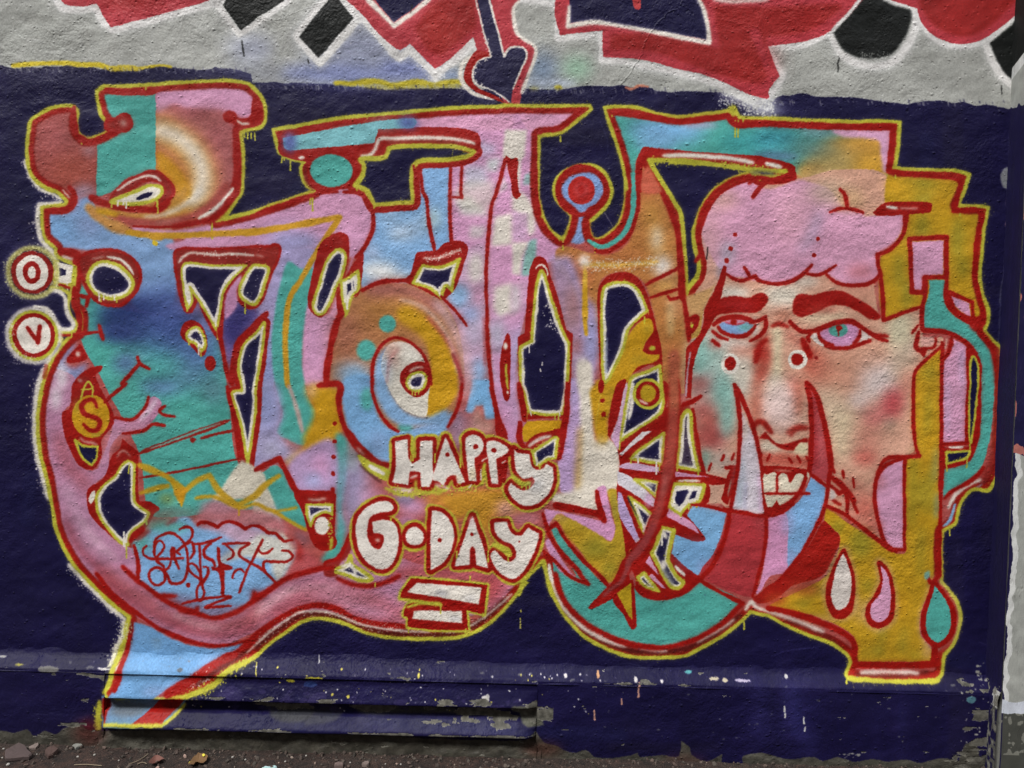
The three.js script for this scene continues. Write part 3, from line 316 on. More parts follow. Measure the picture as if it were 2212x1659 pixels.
  D('#83b6ad', 'W 320,780', 70, 170, 36, 0.8); D('#86b9b0', 'W 570,1180', 90, 140, 40, 0.75); D('#86b9b0', 'X 620,420', 60, 160, 34, 0.7); D('#965450', 'W 290,1110', 90, 70, 36, 0.75); D('#98443f', 'X 400,610', 110, 80, 34, 0.75); D('#a04c48', 'X 330,300', 80, 60, 30, 0.6); D('#d6cdbd', 'W 800,980', 80, 120, 36, 0.7); D('#8f3a30', 'W 1000,660', 50, 80, 26, 0.5); D('#dcc6c2', 'W 1240,1320', 110, 150, 40, 0.6); D('#a65a48', 'W 960,1400', 50, 120, 30, 0.5); D('#a6503c', 'W 1480,1250', 40, 160, 28, 0.5); D('#a9584a', 'L 700,900', 120, 80, 44, 0.5);
  // hair
  F('#d39bb8', 'Z 330,940 360,800 480,640 640,500 880,420 1120,520 1420,420 1600,440 1800,520 1950,700 1900,780 2060,740 2212,790 H 830,210 1165,200 1150,340 1070,450 945,540 960,720 860,790 720,812 600,770 500,700 420,712 330,700 200,770 60,800 G 2130,770 2000,740 1900,740 1840,690 1760,620 1650,400', 8); D('#ce9fa0', 'Z 400,1100', 100, 260, 70, 0.7); D('#d2a594', 'Z 560,640', 150, 80, 50, 0.7); D('#b5a08a', 'Z 1800,560', 190, 100, 60, 0.8); D('#c9a27a', 'Z 2050,640', 120, 100, 40, 0.8); S('#a79ab8', 80, 'Z 1690,800 1640,960 1560,1120 1480,1220', 40, 0.7); D('#b3a5b8', 'Z 640,1260', 70, 110, 30, 0.8); D('#c4747e', 'H 800,690', 120, 70, 40, 0.75); D('#cfa0a6', 'Z 1400,800', 150, 260, 90, 0.4); D('#9b93ac', 'Z 560,1460', 40, 80, 20, 0.6);
  // gold block with pink and teal inlays
  F('#b89020', 'D 1040,1490! 1500,1510 1620,1540 1690,1659 H 1610,170 1850,170 1800,420 1790,720 1850,1000 1900,1150 1330,1000 1000,1090 970,560 1090,450 1190,210 1010,100', 5); F('#b89020', 'H 1500,1340! 1270,1560 L 1265,540 1310,640! 1180,640! 1190,1440 1080,1450 500,1070! 480,1220! 620,1320 500,1659 P 0,270 350,330 700,480 775,620 750,740! 1460,740! 1400,620 1310,480 1340,250 L 1480,1659 1490,500');
  for (const [p, a, b] of [['H 1330,300', 70, 90], ['H 1640,400', 60, 160], ['H 1680,650', 60, 80], ['H 1130,680', 50, 120], ['H 1200,880', 60, 110], ['H 1350,60', 120, 40], ['L 1370,250', 40, 160], ['L 1400,900', 40, 200], ['L 1330,950', 40, 130], ['H 1390,1560', 40, 60], ['L 800,1370', 120, 110], ['L 600,1230', 60, 50], ['L 1320,1450', 30, 200], ['L 560,1560', 60, 90], ['P 860,80', 60, 40], ['P 300,220', 80, 40], ['P 430,120', 60, 40], ['P 980,500', 40, 60], ['P 950,640', 60, 40], ['P 1160,600', 40, 50], ['P 1280,680', 60, 20], ['P 1180,490', 24, 40], ['P 840,660', 30, 20], ['L 1250,900', 40, 300], ['D 1300,1590', 200, 40]]) D('#86832c', p, a * 0.85, b * 1.2, 34, 0.66);
  for (const [p, a, b] of [['L 1310,200', 40, 250], ['L 1400,600', 40, 160], ['P 600,220', 120, 60], ['P 1150,250', 80, 120], ['L 560,1120', 60, 40], ['H 1480,100', 90, 60], ['D 1150,1600', 140, 50], ['P 250,180', 100, 40]]) D('#c8951f', p, a, b, 34, 0.7);
  D('#c19b68', 'P 430,380', 160, 40, 26, 0.6); D('#bf9a70', 'P 800,300', 60, 120, 36, 0.5); D('#c49a70', 'P 1380,640', 50, 90, 26, 0.6); D('#8aa07c', 'L 1450,700', 30, 160, 26, 0.5); D('#6f9a92', 'L 1460,1050', 24, 120, 20, 0.6);
  F(TE, 'H 1390,760! 1532,760! 1528,950 1600,1060 1750,1160 1900,1320 1950,1480 1960,1659 L 1950,200 1920,450 1850,700 1700,850 1560,930 1515,1000! 1518,730! 1640,710 1780,600 1830,350 1840,0 H 1820,1450 1760,1310 1600,1230 1500,1200 1352,1190! 1355,1000 1385,900');
  for (const p of ['H 1245,430! 1520,418! 1510,712! 1342,725! 1330,850! 1260,842!', 'H 1562,890! 1742,962! 1752,1085! 1640,1010', 'H 1600,1270! 1722,1330! 1722,1659! L 1700,495! 1520,508! 1518,0! H 1530,1440 1600,1330', 'L 1165,655! 1020,720 950,830 930,1000 960,1180 1010,1330 1080,1412! 1165,1410!']) F('#cf98b8', p);
  S('#a99cc0', 50, 'H 1690,1380 1690,1659', 24, 0.6); S('#a99cc0', 40, 'L 1540,0 1540,400', 24, 0.5); D('#c07a86', 'L 980,850', 40, 70, 26, 0.6); D('#c07a86', 'L 980,1230', 30, 60, 22, 0.6); D('#a99cc0', 'H 1620,960', 30, 40, 14, 0.5);
  // chin shapes
  F('#7aa8d6', 'X 1600,1070! 1770,1190! 1740,1400 1660,1659 L 370,1300 250,1500 150,1659! L 160,1659 X 1300,1500 1480,1330'); F('#cf90b8', 'X 1110,1530 1300,1480 1340,1659 L 165,1640! 20,1659 P -60,120 O 2110,150 2160,0 X 1110,1659'); D('#9a9cc8', 'L 170,1200', 50, 120, 30, 0.7); D('#8f95c0', 'L 200,1500', 40, 80, 20, 0.6);
  F('#951811', 'L 490,1180! 600,1290 620,1340 600,1420 500,1620 P 400,30 220,80 90,180 -60,240 O 2080,200 2150,140 P 0,80 150,0! L 330,1440 460,1200'); D('#8a3a20', 'P 330,110', 130, 50, 36, 0.8); D('#b04022', 'P 60,200', 100, 50, 30, 0.8);
});
// ---- outlines: red inside the edge, chartreuse on it
clip(BODY, () => { SC('#7a1c16', 150, BODY, 6); SC(R, 130, BODY, 5); });
for (const p of [POCKET, HORN]) hole(p, { w: 0, r: 58, sp: 240, y: 42 });
// shadows of maroon and white shines painted on the outline
const shine = (p, w, o = 1) => { S(MR, w * 2.4, p, 10, 0.8); S(WT, w, p, 6, 0.9 * o); speck(WT, p, w * 1.1, 60, 2, 6, 0.7); };
S(MR, 60, 'N 0,620 150,500 330,360 500,330 640,345 800,395 950,445 1150,495 1350,510 1600,510 1780,480 1950,380 2150,210', 12); S(R, 60, 'N -40,540 200,370 420,270 560,255 700,290 850,370 1050,415 1300,440', 4); S(WT, 22, 'N 0,590 150,460 350,325 450,305 620,315 780,370 920,420 1150,460 1300,478 1500,485', 6, 0.85); S(WT, 22, 'N 1650,490 1800,450 1950,370 2212,160', 6, 0.7); speck(WT, 'N 0,590 350,325 620,315 920,420 1300,478 1800,470 2000,340 2212,150', 40, 420, 2, 6, 0.6);
S(MR, 50, 'O 350,100 430,250 540,390 690,510 850,590 1000,640 1200,665 1400,650 1600,590 1800,470 1980,340', 10); S(WT, 34, 'O 335,20 380,160 450,280 560,400 700,500 850,570 980,610', 7, 0.9); S(WT, 36, 'O 1120,625 1250,635 1330,645', 8, 0.85); S(WT, 26, 'O 1600,570 1800,460 1920,380', 8, 0.8); S(WT, 34, 'O 2020,290 2065,225 2110,270 2212,300', 6, 0.9); S(WT, 40, 'U 1160,970 1180,1080 1205,1180', 3);
S(MR, 50, 'P 40,320 300,430 500,520 620,600', 14, 0.8); S(WT, 34, 'P 0,305 180,360 350,430 480,480', 10, 0.85); S(MR, 40, 'P 760,840 1100,850 1380,830', 10, 0.9); S(WT, 32, 'P 800,830 1000,825 1180,830 1300,835', 8, 0.85); S(WT, 34, 'L 1560,1070 1620,960 1720,880 1830,825', 5, 0.9); S('#7fa9cf', 30, 'L 1520,1225 1580,1170 1620,1040', 4); S('#8fb0cf', 20, 'L 1790,905 1850,865', 6, 0.7); F('#7d1a14', 'L 1960,500 1990,620 1960,780 1880,870 1840,800 1900,680', 16, 0.8); D(WT, 'H 1810,1115', 24, 22, 5); F(R, 'H 1850,880 1880,1040 1860,1150 1790,1170 1750,1080 1830,1060', 4);
// bodies' chartreuse edge
SC(YL, 36, BODY, 3); speck(YL, BODY.replace(/!/g, ''), 30, 4200, 2, 5, 0.55); S('#c3c13a', 16, 'H 2020,1400 2030,1659 L 2020,100 1990,440', 4, 0.8);
D(YL, 'C 1905,960', 46, 46, 6);
drips(YL, 'A 1265,760,50 700,1190,50 755,1190,40 785,1190,50 960,1150,40 2110,1150,30 2140,1150,45 2170,1150,40 2200,1150,60 B 225,1340,65 240,1340,40 300,1380,90 870,1600,60 C 865,970,35 1930,1040,140 1955,1040,140 2000,1020,40 420,1180,35 G 345,360,30 408,410,35 437,410,80 713,400,120 740,400,45 765,400,20 D 1105,1490,45 H 1660,130,70 P 680,880,50 O 2005,400,60 L 1570,1260,45 F 470,10,90 488,10,150 1020,110,30 1040,110,25 E 1830,250,150', 14);
// ---- left letter: lines
const tube = (p, w, q) => { S(R, w, p); S(DR, w * 0.55, p, 8, 0.9); if (q) { S(WT, 22, q, 5, 0.9); speck(WT, q, 16, 40, 2, 5, 0.6); } };
S(R, 70, 'A 680,1180 760,1225 880,1195 1000,1140 1080,1090'); tube('A 960,1080 1030,1080 1080,1060', 150); D(R, 'A 1070,1060', 78, 86); D('#8a2a26', 'A 1050,1070', 60, 56, 16, 0.8); D(WT, 'A 1065,1060', 26, 22, 16, 0.7);
S(R, 60, 'A 930,780 1100,800 1300,800 1380,770'); S(R, 60, 'A 640,930 640,1050 660,1150', 4); S(R, 90, 'A 2212,860 2212,1000 2150,1060 2050,1050 1990,1000', 2); S(WT, 26, 'A 2050,1040 2090,1065 2150,1070', 6); D(R, 'A 1990,1010', 60, 50, 4); S(R, 60, 'A 2040,1100 2040,1250 2050,1500 2010,1659 E 1950,80', 6);
tube('E 980,60 A 1050,1650 1150,1580 1280,1520 1370,1530 1440,1590 1460,1659 E 1430,50 1370,130', 110, 'A 1010,1645 1130,1570 1260,1522 1330,1525 1385,1560'); S(R, 70, 'E 790,50 950,110 1150,140 1350,150 1450,90', 5); S(R, 22, 'E 1150,295 1400,302 1600,292 1760,255'); S(R, 50, 'E 1500,300 1700,260 1850,230 1960,120 2050,0', 8); S(WT, 26, 'E 1720,228 1850,150 1950,50 2010,-30', 5);
{ const p = 'E 960,82 A 1130,1668 1290,1605 1385,1615 1402,1659 E 1380,40 1280,85 1140,105 1010,100'; F(WT, p); SC(YL, 32, p); F(N, 'E 1175,55 1240,15 1320,5 1300,35 1230,62 1185,68'); drips(WT, 'E 1020,80,40 1065,80,30 1090,70,65', 14); drips(YL, 'E 965,100,30 1365,80,100 1355,60,60', 12); }
S(GO, 62, 'E 850,165 1000,195', 12); S('#c29025', 62, 'E 1100,350 1300,372 1500,376 1800,362 2212,345 F 200,312 450,268 620,235 720,212!', 5); S('#c29025', 56, 'F 730,215! 690,270 600,400 500,560 400,740 310,880 272,1000 256,1200 256,1400 270,1640 J 280,20', 4); S('#bfa09a', 40, 'J 285,20 320,120 365,260 400,410', 8, 0.9); D('#c29025', 'E 1350,400', 60, 20, 6); drips('#d3b52a', 'E 1330,430,14 1352,440,10', 24);
S(R, 60, 'E 400,165 560,160 640,110 640,20 600,-40', 4); S(WT, 18, 'A 540,1640 E 600,50', 6);
S(R, 74, 'E 520,510 620,520 680,560 650,610', 3); S(WT, 26, 'E 545,555 625,580', 7);
F(DR, 'E 690,570 800,512 950,500 1100,540 1195,640 1212,760 1150,890 1040,975 880,965 780,880 720,750 685,650'); SC(R, 30, 'E 690,570 800,512 950,500 1100,540 1195,640 1212,760 1150,890 1040,975 880,965 780,880 720,750 685,650'); S(WT, 26, 'E 930,562 1030,582 1110,645 1150,708', 4); S(WT, 16, 'E 800,580 900,560', 8, 0.6);
hole('E 775,690 830,622 920,602 1030,640 1120,720 1150,800 1100,885 980,925 880,900 800,850 760,770', { r: 10, w: 44, red: DR }); drips(WT, 'E 855,860,75 893,880,50 990,890,45', 12); drips(YL, 'E 870,920,25 1010,920,30', 12);
S(YL, 90, 'E 490,620 500,760 610,800'); F(WT, 'E 475,600! 640,640! 620,780 480,760'); F(N, 'E 512,655! 575,675! 570,720! 515,725!'); S(YL, 26, 'E 640,640 630,780 610,850'); drips(WT, 'E 490,750,105 535,750,20 580,750,115', 13); S(R, 30, 'E 510,800 600,830', 2);
S(R, 66, 'E 640,640 650,860', 8, 0.0); S(R, 62, 'E 645,830 635,960 680,1060 680,1200', 2); S(R, 36, 'E 650,885 770,912'); S(R, 40, 'E 770,900 745,985'); S(R, 34, 'E 470,1235 600,1235 840,1212'); S(R, 40, 'E 850,1152 870,1215 890,1270'); S(R, 36, 'E 1050,1659 1130,1570 1205,1490'); S(R, 40, 'E 1188,1430 1215,1485 1295,1530');
F(R, 'E 690,1312! 755,1440 600,1478 580,1440'); D(WT, 'E 675,1400', 20, 22, 8, 0.9);
// left limb: navy notch with white and chartreuse line
S(YL, 34, 'E 440,825 540,845 600,890 585,980 620,1080 655,1130 640,1195 560,1210 490,1185 455,1090 400,1030', 3); S(WT, 38, 'E 440,850 520,865 565,920 570,1000 600,1080 630,1130 610,1180 540,1185 490,1150 460,1070 400,1010 300,990', 5); drips(YL, 'E 490,1200,50 620,1195,55', 12); S(YL, 60, 'E 530,1270 480,1330 440,1420', 4); F(N, 'E 515,1300! 525,1320 450,1430! 470,1370'); 
D(YL, 'E 283,695', 212, 212, 8, 0.75, 40); D(WT, 'E 283,695', 232, 222, 16, 0.5, 24); speck('#d0cf9a', 'E 80,600 60,720 110,850 250,900 400,850 480,700 430,560 300,490 150,530 80,600', 34, 420, 3, 7, 0.6); D(R, 'E 278,695', 182, 182); D('#6d1c18', 'E 278,695', 160, 160, 16, 0.5, 40); D(WT, 'E 278,698', 140, 152); D(R, 'E 275,695', 56, 76, 0, 1, 42);
D(WT, 'E 292,1240', 226, 228, 10, 0.85, 44); D(YL, 'E 292,1240', 196, 200, 4, 1, 34); D(R, 'E 292,1238', 186, 192); D(WT, 'E 294,1238', 146, 158); S(R, 42, 'E 238,1172 325,1300! 345,1158'); speck(WT, 'E 100,1120 70,1250 120,1420 300,1460', 40, 200, 3, 8, 0.5);
// triangle gap
F(DR, 'E 1500,640 1505,530 1580,488 1900,492 2212,468 F 120,470 165,455 208,485 190,590 140,690 100,800 60,930 0,990 E 2140,1000 2060,930 2050,830 2110,700 2000,800 1950,900 1920,1100 1900,1270 1780,1080 1720,930 1690,960 1660,1030 1610,1030 1560,900'); SC(R, 26, 'E 1505,530 1580,488 1900,492 2212,468 F 120,470 165,455 208,485 190,590 140,690 100,800 60,930 0,990 E 2140,1000 2060,930 2050,830 2110,700 2000,800 1950,900 1920,1100 1900,1270 1780,1080 1720,930 1690,960 1660,1030 1610,1030 1560,900'); F('#c38cb4', 'E 1940,960 1975,860 2080,715 2085,770 2050,850 2050,960 1950,1100', 8);
S(WT, 22, 'E 1545,605 1580,560 1650,525 1750,530 1880,545 2000,535 2190,550', 6, 0.9); speck(WT, 'E 1700,528 1880,545 2000,535 2190,550', 20, 70, 2, 5); S(WT, 18, 'F 0,545 60,560', 8, 0.6);
hole('E 1588,625 1850,635 2130,632! 2000,760 1930,870 1905,1000 1870,1190! 1760,1000 1680,880 1645,820! 1660,950 1620,1010! 1590,850', { r: 0, w: 40, y: 26 }); drips(WT, 'E 1862,1080,75', 13); drips(YL, 'E 1622,960,70 1880,1150,120', 13);
hole('F 105,655 90,750 50,880 0,965 E 2160,965 2080,900 2078,820 2120,720 2180,640 F 0,632', { r: 0, w: 36, y: 30 }); drips(YL, 'E 2118,960,90', 13);
S(R, 46, 'E 1890,1180 1930,1400 1960,1560 2000,1659', 2); S(R, 64, 'F 90,1050 0,1150 E 2150,1210 2070,1290 2025,1420 2005,1659', 2);
hole('F 75,1130 60,1300 30,1500 0,1690 I 2200,300 2140,700! 2080,350 2005,85 2090,60! E 2085,1659 2060,1500 2100,1330 2212,1215', { r: 46, w: 34, y: 28 }); S(R, 40, 'I 1960,20 2010,250 2080,680'); D(R, 'I 2140,730', 40, 34); drips(YL, 'I 2140,600,90', 20);
F(R, 'E 1560,1205 1600,1125 1680,1110 1760,1180 1790,1290 1770,1400 1725,1415 1640,1320 1580,1270'); hole('E 1612,1225 1650,1182 1710,1172 1760,1240 1772,1320 1740,1370 1690,1310 1625,1280', { r: 0, w: 38, y: 26 }); drips(WT, 'E 1715,1310,90 1735,1320,60', 14); drips(YL, 'E 1628,1270,45 1735,1350,65', 12); D(R, 'E 1815,1480', 50, 64);
S(R, 50, 'E 400,1500 380,1600', 2, 0.5);
// pockets on the trunk
F(R, 'E 640,1640 700,1570 790,1515 880,1500 870,1545 825,1580 850,1659 I 880,60 960,200 988,300 960,380 880,480 885,600 845,700 780,745 680,700 600,560 548,400 535,250 600,205 620,20'); D('#8a2c28', 'E 730,1620', 50, 26, 16, 0.8); D(WT, 'E 690,1630', 22, 14, 8, 0.6); D('#7d1c18', 'I 700,130', 60, 90, 30, 0.5);
D('#c2921b', 'I 785,280', 164, 186); D('#8f852a', 'I 670,190', 40, 60, 24, 0.6); D('#8f852a', 'I 830,435', 50, 24, 14, 0.7); S(R, 44, 'I 838,200 805,140 740,145 705,200 740,262 820,290 865,330 840,395 770,398 722,345'); S(YL, 20, 'I 695,130 725,40 760,-20 800,40 795,110'); S(YL, 18, 'I 700,50 800,42'); S(WT, 18, 'I 690,465 730,500 800,505 840,525', 8, 0.8); hole('I 648,485! 720,535 845,538! 835,640 790,702! 700,620', { r: 0, w: 0, y: 26 });
F(R, 'I 965,620 1035,560 1055,470! 1195,590! 1205,1000 1290,1015 1375,1080 1330,1125 1270,1240 1190,1290 1160,1410 1060,1390 900,1265 780,1130 752,1000 765,905 880,830 930,740'); S(WT, 16, 'I 1015,630 1040,590 1080,580 1120,625', 8, 0.8); D('#7d1c18', 'I 1070,640', 60, 40, 26, 0.5);
hole('I 1105,668 1162,692! 1160,1000 1190,1045 1285,1115! 1255,1185 1130,1285 1105,1395! 1040,1365 930,1250 850,1120 832,980 895,880 990,800 1050,710', { r: 0, w: 34, y: 28 }); drips(WT, 'I 1070,1280,120 1090,1300,120', 16); drips(YL, 'I 1092,1380,120 1115,700,70 1265,1170,45', 12); F(WT, 'I 800,930 825,925 820,985 785,1040! 765,1000');
S(R, 32, 'I 990,290 1140,308 1220,245 1265,180 1285,110', 2); S(R, 34, 'I 1420,362 1320,350 1245,400 1060,430', 2); S(R, 34, 'I 1425,190 1382,232 1420,268 1510,280', 2); S(R, 36, 'I 905,160 1000,70 1090,0');
S('#8c1c15', 26, 'I 1200,602 1500,502 1750,415 1980,312'); S('#8c1c15', 14, 'I 1230,575 1500,470 1750,380 1960,308'); S('#8f9a90', 10, 'I 1300,560 1600,448 1900,345', 2, 0.7); S('#8c1c15', 26, 'I 1650,485 1690,480'); S('#8c1c15', 26, 'I 1740,470 1880,430 2040,398'); S('#8c1c15', 24, 'I 1210,812 1600,745 2090,640'); D('#8c1c15', 'I 1665,485', 22, 22);
// yellow lightning, cream wedge, tag cloud
F('#d2cab9', 'I 2085,655! 1990,780 1900,920 1840,1000 J 0,1000 160,1100 100,900 60,760', 8); F('#d2cab9', 'J 0,860 90,890 170,1060 250,1300 330,1400 0,1200', 10); D('#7b9ab8', 'J 160,1150', 60, 90, 40, 0.6); F('#b26a70', 'Q 780,420 880,320 1000,240 1300,320 1700,420 1850,620 1560,560 1300,540 800,520', 22); D('#c896a8', 'Q 1050,310', 170, 60, 30, 0.7); D('#c08a8e', 'Q 1500,420', 160, 60, 40, 0.6); D('#6e6a62', 'Q 600,380', 150, 40, 36, 0.8); D('#7a5248', 'Q 380,440', 110, 60, 36, 0.7); S('#5a5e78', 90, 'Q 1950,620 2050,720', 40, 0.7); F('#b8545a', 'Q 1880,660 2020,800 2200,930 2212,1010 1850,1160 1700,1200 1900,900', 24, 0.85);
for (const [w, p] of [[58, 'I 1200,700 1340,755 1450,805 1600,925! 1700,840 1810,790! 1900,930 2060,1045! 2212,960 J 60,890 200,790'], [48, 'I 1215,940 1330,905 1450,880'], [60, 'I 1490,850 1570,1000'], [40, 'I 1700,985 1860,975 2060,1065 J 0,1035 90,1080 160,1100!'], [30, 'J 170,1105 350,1068'], [44, 'J 160,1105 300,1190 430,1260']]) S('#c0951d', w, p, 6, 0.92); F('#c08a1f', 'I 1500,920 1620,900 1600,980 1570,1060! 1530,1000', 6); D('#8f8a35', 'I 1440,990', 70, 40, 30, 0.7); drips('#c0951d', 'I 2065,1050,85 1570,1010,45', 12);
F('#7fabd8', 'Q 55,720 200,630 250,570 420,515 560,445 700,430 800,530 1020,560 1160,490 1340,560 1460,520 1600,600 1740,640 1820,710 1920,720 1940,800 1900,900 1750,1170 1600,1280 1420,1420 1250,1480 1000,1590 800,1520 520,1370 330,1320 130,1170 100,950', 12); D('#58a699', 'Q 450,540', 190, 60, 34, 0.9); D('#58a699', 'Q 160,720', 80, 90, 34, 0.8); F('#c6a3bb', 'Q 780,520 1160,490 1600,600 1500,700 1300,760 1100,640 900,560', 26, 0.95); F('#d0ccc2', 'Q 1130,830 1400,700 1560,620 1920,730 1900,900 1740,1180 1660,1040 1640,940 1350,890 1080,960 1000,1000', 18, 0.95); D('#6f82a8', 'Q 1100,820', 70, 60, 36, 0.6);
D('#7a5a72', 'Q 600,1420', 190, 60, 36, 0.8); D('#7a5a72', 'Q 1050,1510', 240, 50, 36, 0.8); D('#7a5a72', 'Q 1500,1320', 90, 50, 26, 0.7); D(R, 'Q 430,1335', 110, 24, 10); S(R, 40, 'Q 600,1500 780,1510 800,1470', 10); F(R, 'Q 1440,1260! 1500,1300 1600,1330 1420,1420', 12); 
S(R, 46, 'Q -60,1000 90,1140 250,1260 420,1390 640,1490 850,1560 1000,1590 1200,1540 1400,1430 1600,1290 1780,1160 1950,1090 2260,1010', 6); S(R, 40, 'Q 70,760 110,950 120,1130', 2); S(R, 60, 'Q 30,700 80,640 170,570', 6); S(R, 34, 'Q 100,690 240,590', 12, 0.7); S(R, 30, 'Q 440,515 560,450', 12, 0.6);
S(R, 32, 'Q 800,515 840,490 920,490 1030,545! 1090,500 1160,482 1260,505 1345,565! 1420,528 1500,535 1560,570 1615,612! 1700,620 1750,670 1800,710! 1890,695'); S(R, 60, 'Q 1900,720 1960,800 1970,900', 26, 0.7);
const TG = (w, p) => S('#97140f', w * 0.75, 'Q ' + p);
for (const p of ['215,755 175,800 180,860 240,900 330,910 450,910 640,900', '320,920 300,820 330,720 380,700 420,760 390,830 340,880 330,930 400,990 410,1030', '300,860 310,700 400,630 500,615 600,670 670,780 690,920 680,1060 640,1160 560,1195 480,1180 440,1080 340,1010 260,1040 240,1110 280,1190 350,1210 420,1160 420,1050 470,1010 490,940', '500,900 500,800 530,785 535,900 590,1020', '600,860 560,830 600,790 690,720 740,640 730,560 660,540 590,570', '690,740 740,720 760,830 720,900', '740,740 900,725 1070,660', '825,740 835,1000 840,1180', '960,730 880,800 890,880 980,930 1000,990', '1030,790 1040,900 1070,960 1190,1010 1090,1030 980,1030', '1090,735 1390,730 1290,800 1290,880 1420,960 1560,1040 1700,1190', '1130,745 1210,820 1200,890 1150,920', '1550,690 1470,850 1380,1030 1280,1300', '1500,790 1530,840 1600,840 1665,790', '1775,815 1850,820 1895,880 1830,940 1700,945 1580,940 1560,1000 1600,1080', '690,980 740,960 800,1010 850,1150 800,1250 800,1370 840,1390 880,1300 860,1200 920,1090 920,1010 870,1000', '690,1000 720,1060 840,1150', '970,1010 1050,1050 1090,1180 1090,1330', '1080,960 1100,1060 1090,1330', '1200,1130 1230,1050 1300,1030 1340,1060', '620,1430 800,1380 1180,1340 1000,1420 900,1470 1180,1450']) TG(36, p);
D('#97140f', 'Q 692,1208', 20, 22); F('#97140f', 'Q 1020,780 1060,780 1080,950 1190,1010 1100,1050 1110,1320 1070,1320 1070,1060 980,1040 1040,980');
// ---- leg at the lower left
S(R, 44, 'M 830,-20 940,120 1060,230 1180,320 1350,440 1600,550 1850,600 2050,590 2212,540', 4); F('#6b9ac8', 'M 1150,395! 1300,440 1480,540 1700,610 1900,625 2110,580! 1900,745 1650,880 1450,970 1330,1055! 960,1050! 1010,930 1090,720 1130,560', 5); D('#a99abf', 'M 1350,1000', 130, 40, 26, 0.6); D('#a7a3c0', 'M 1850,720', 120, 40, 30, 0.5); D('#8f9a98', 'M 1350,590', 40, 50, 20, 0.4);
S(R, 50, 'M 1140,380 1125,520 1090,690 1035,850 985,990', 3); S(MR, 40, 'M 1135,400 1120,560 1075,700', 8, 0.8); D('#1a1320', 'M 1125,560', 26, 34, 6); D(WT, 'M 1010,790', 12, 22, 5); S(R, 90, 'M 2180,560 2030,680 1800,810 1600,930 1450,1020', 4); S(MR, 40, 'M 2150,640 2000,740 1850,830 1700,940', 10, 0.9); S(WT, 18, 'M 2212,590 2130,670', 6, 0.7); speck(WT, 'M 1650,960 1800,890', 16, 40, 3, 7); S(YL, 40, 'M 2212,690 2140,735 2000,800 1910,870 1850,940 1720,1000 1595,1050', 4); speck(YL, 'M 2140,735 1910,870 1850,940 1600,1050', 40, 200); S(YL, 44, 'M 1120,350 1095,450 1075,560 1035,680 975,800 945,930 885,1020', 4); speck('#d5d3b0', 'M 1080,400 1060,560 980,720 940,800', 50, 300, 3, 7, 0.6);
// ---- middle letters
F(R, 'B 200,1160! 300,1120 500,1075 800,1040! 520,1140 240,1190 250,1290 700,1270 1010,1245! 1045,1120 1080,1100 1700,1100 1900,1140 1940,1200 1935,1300 1880,1390 1720,1420 1450,1430 1400,1450 1380,1659 1345,1659 1340,1500 1400,1390! 1640,1370 1850,1330 1600,1270 1260,1275 1160,1290! 1100,1370 910,1385! 940,1470 870,1600 700,1640 560,1659 480,1620 420,1520 410,1430 440,1400 300,1370 200,1320');
F('#78b5bd', 'B 232,1195! 500,1140 800,1085 1150,1035 1370,1020! 1390,1060 1340,1110! 1060,1118! 1025,1235! 700,1268 300,1298! 250,1285'); D('#5a62a5', 'B 290,1230', 60, 90, 26, 0.9); D('#5a68a8', 'B 1310,1060', 90, 60, 26, 0.9); D('#83bcc9', 'B 1100,1080', 140, 50, 30, 0.6);
S('#7b241d', 44, 'B 1150,1230 1300,1215 1500,1215 1750,1240', 10, 0.8); S(WT, 34, 'B 910,1345 980,1340 1030,1290 1060,1210 1110,1195 1200,1195 1500,1190 1700,1200 1890,1240', 6, 0.95); D(WT, 'B 395,1362', 28, 16, 5); D(TE, 'B 650,1475', 186, 138, 3); SC(YL, 42, POCKET, 3); S('#6d1d18', 36, 'B 430,1440 430,1540 490,1640', 8, 0.7);
S(R, 36, 'F 0,190 150,135 320,75 480,30 620,0 B 700,1655', 3); S(R, 40, 'B 760,1659 F 900,10 970,80 1010,180 1010,300 980,400 920,500 860,560', 2); S(R, 30, 'B 1360,1430 1385,1550 1390,1659 F 1385,60 1360,120 1040,140', 3);
S(R, 34, 'B 1415,1430 1440,1659 F 1470,60 1500,300 1545,520'); S(R, 36, 'B 1680,1430 1675,1659 F 1680,300 1690,440'); S(R, 28, 'B 1780,1430 1770,1659 F 1780,50! 1700,45!');
F(R, 'F 560,440 640,380 720,345 790,370 805,430 800,600 760,740! 790,700 880,560 925,520 920,700 905,850! 880,900 800,930 770,1050 720,1100 690,900 720,840 680,900 630,1020 560,1085 480,1040 448,960 470,780 520,560'); D(DR, 'F 700,430', 70, 50, 30, 0.7); F('#c58fb5', 'F 820,600 850,540 800,700', 6);
hole('F 620,580 700,500 760,520 775,590 740,720 690,820 640,960 580,1050 520,1050 495,980 540,820 580,680', { r: 0, w: 36, y: 28 }); hole('F 735,770! 800,740 880,680! 890,830 830,900 780,1060! 745,920', { r: 0, w: 56, y: 28 }); F(N, 'F 785,805! 850,790! 850,840! 800,860!'); S(WT, 22, 'F 830,770 840,850', 4); drips(WT, 'F 788,900,110 835,820,30', 13); drips(YL, 'F 768,960,120', 13);
S(R, 44, 'F 920,850 1000,810 1100,775 1250,765 1340,760', 2); F(R, 'F 1280,760 1340,700 1370,590 1400,520 1560,505 1620,450 1740,420 1820,450 1830,520 1790,640 1740,800 1680,880 1600,930 1450,850 1340,800'); D(DR, 'F 1560,600', 130, 40, 26, 0.7); S(WT, 20, 'F 1450,570 1560,575 1660,540 1760,500', 8, 0.85); speck(WT, 'F 1450,580 1560,580 1660,545 1770,500', 22, 110, 2, 5);
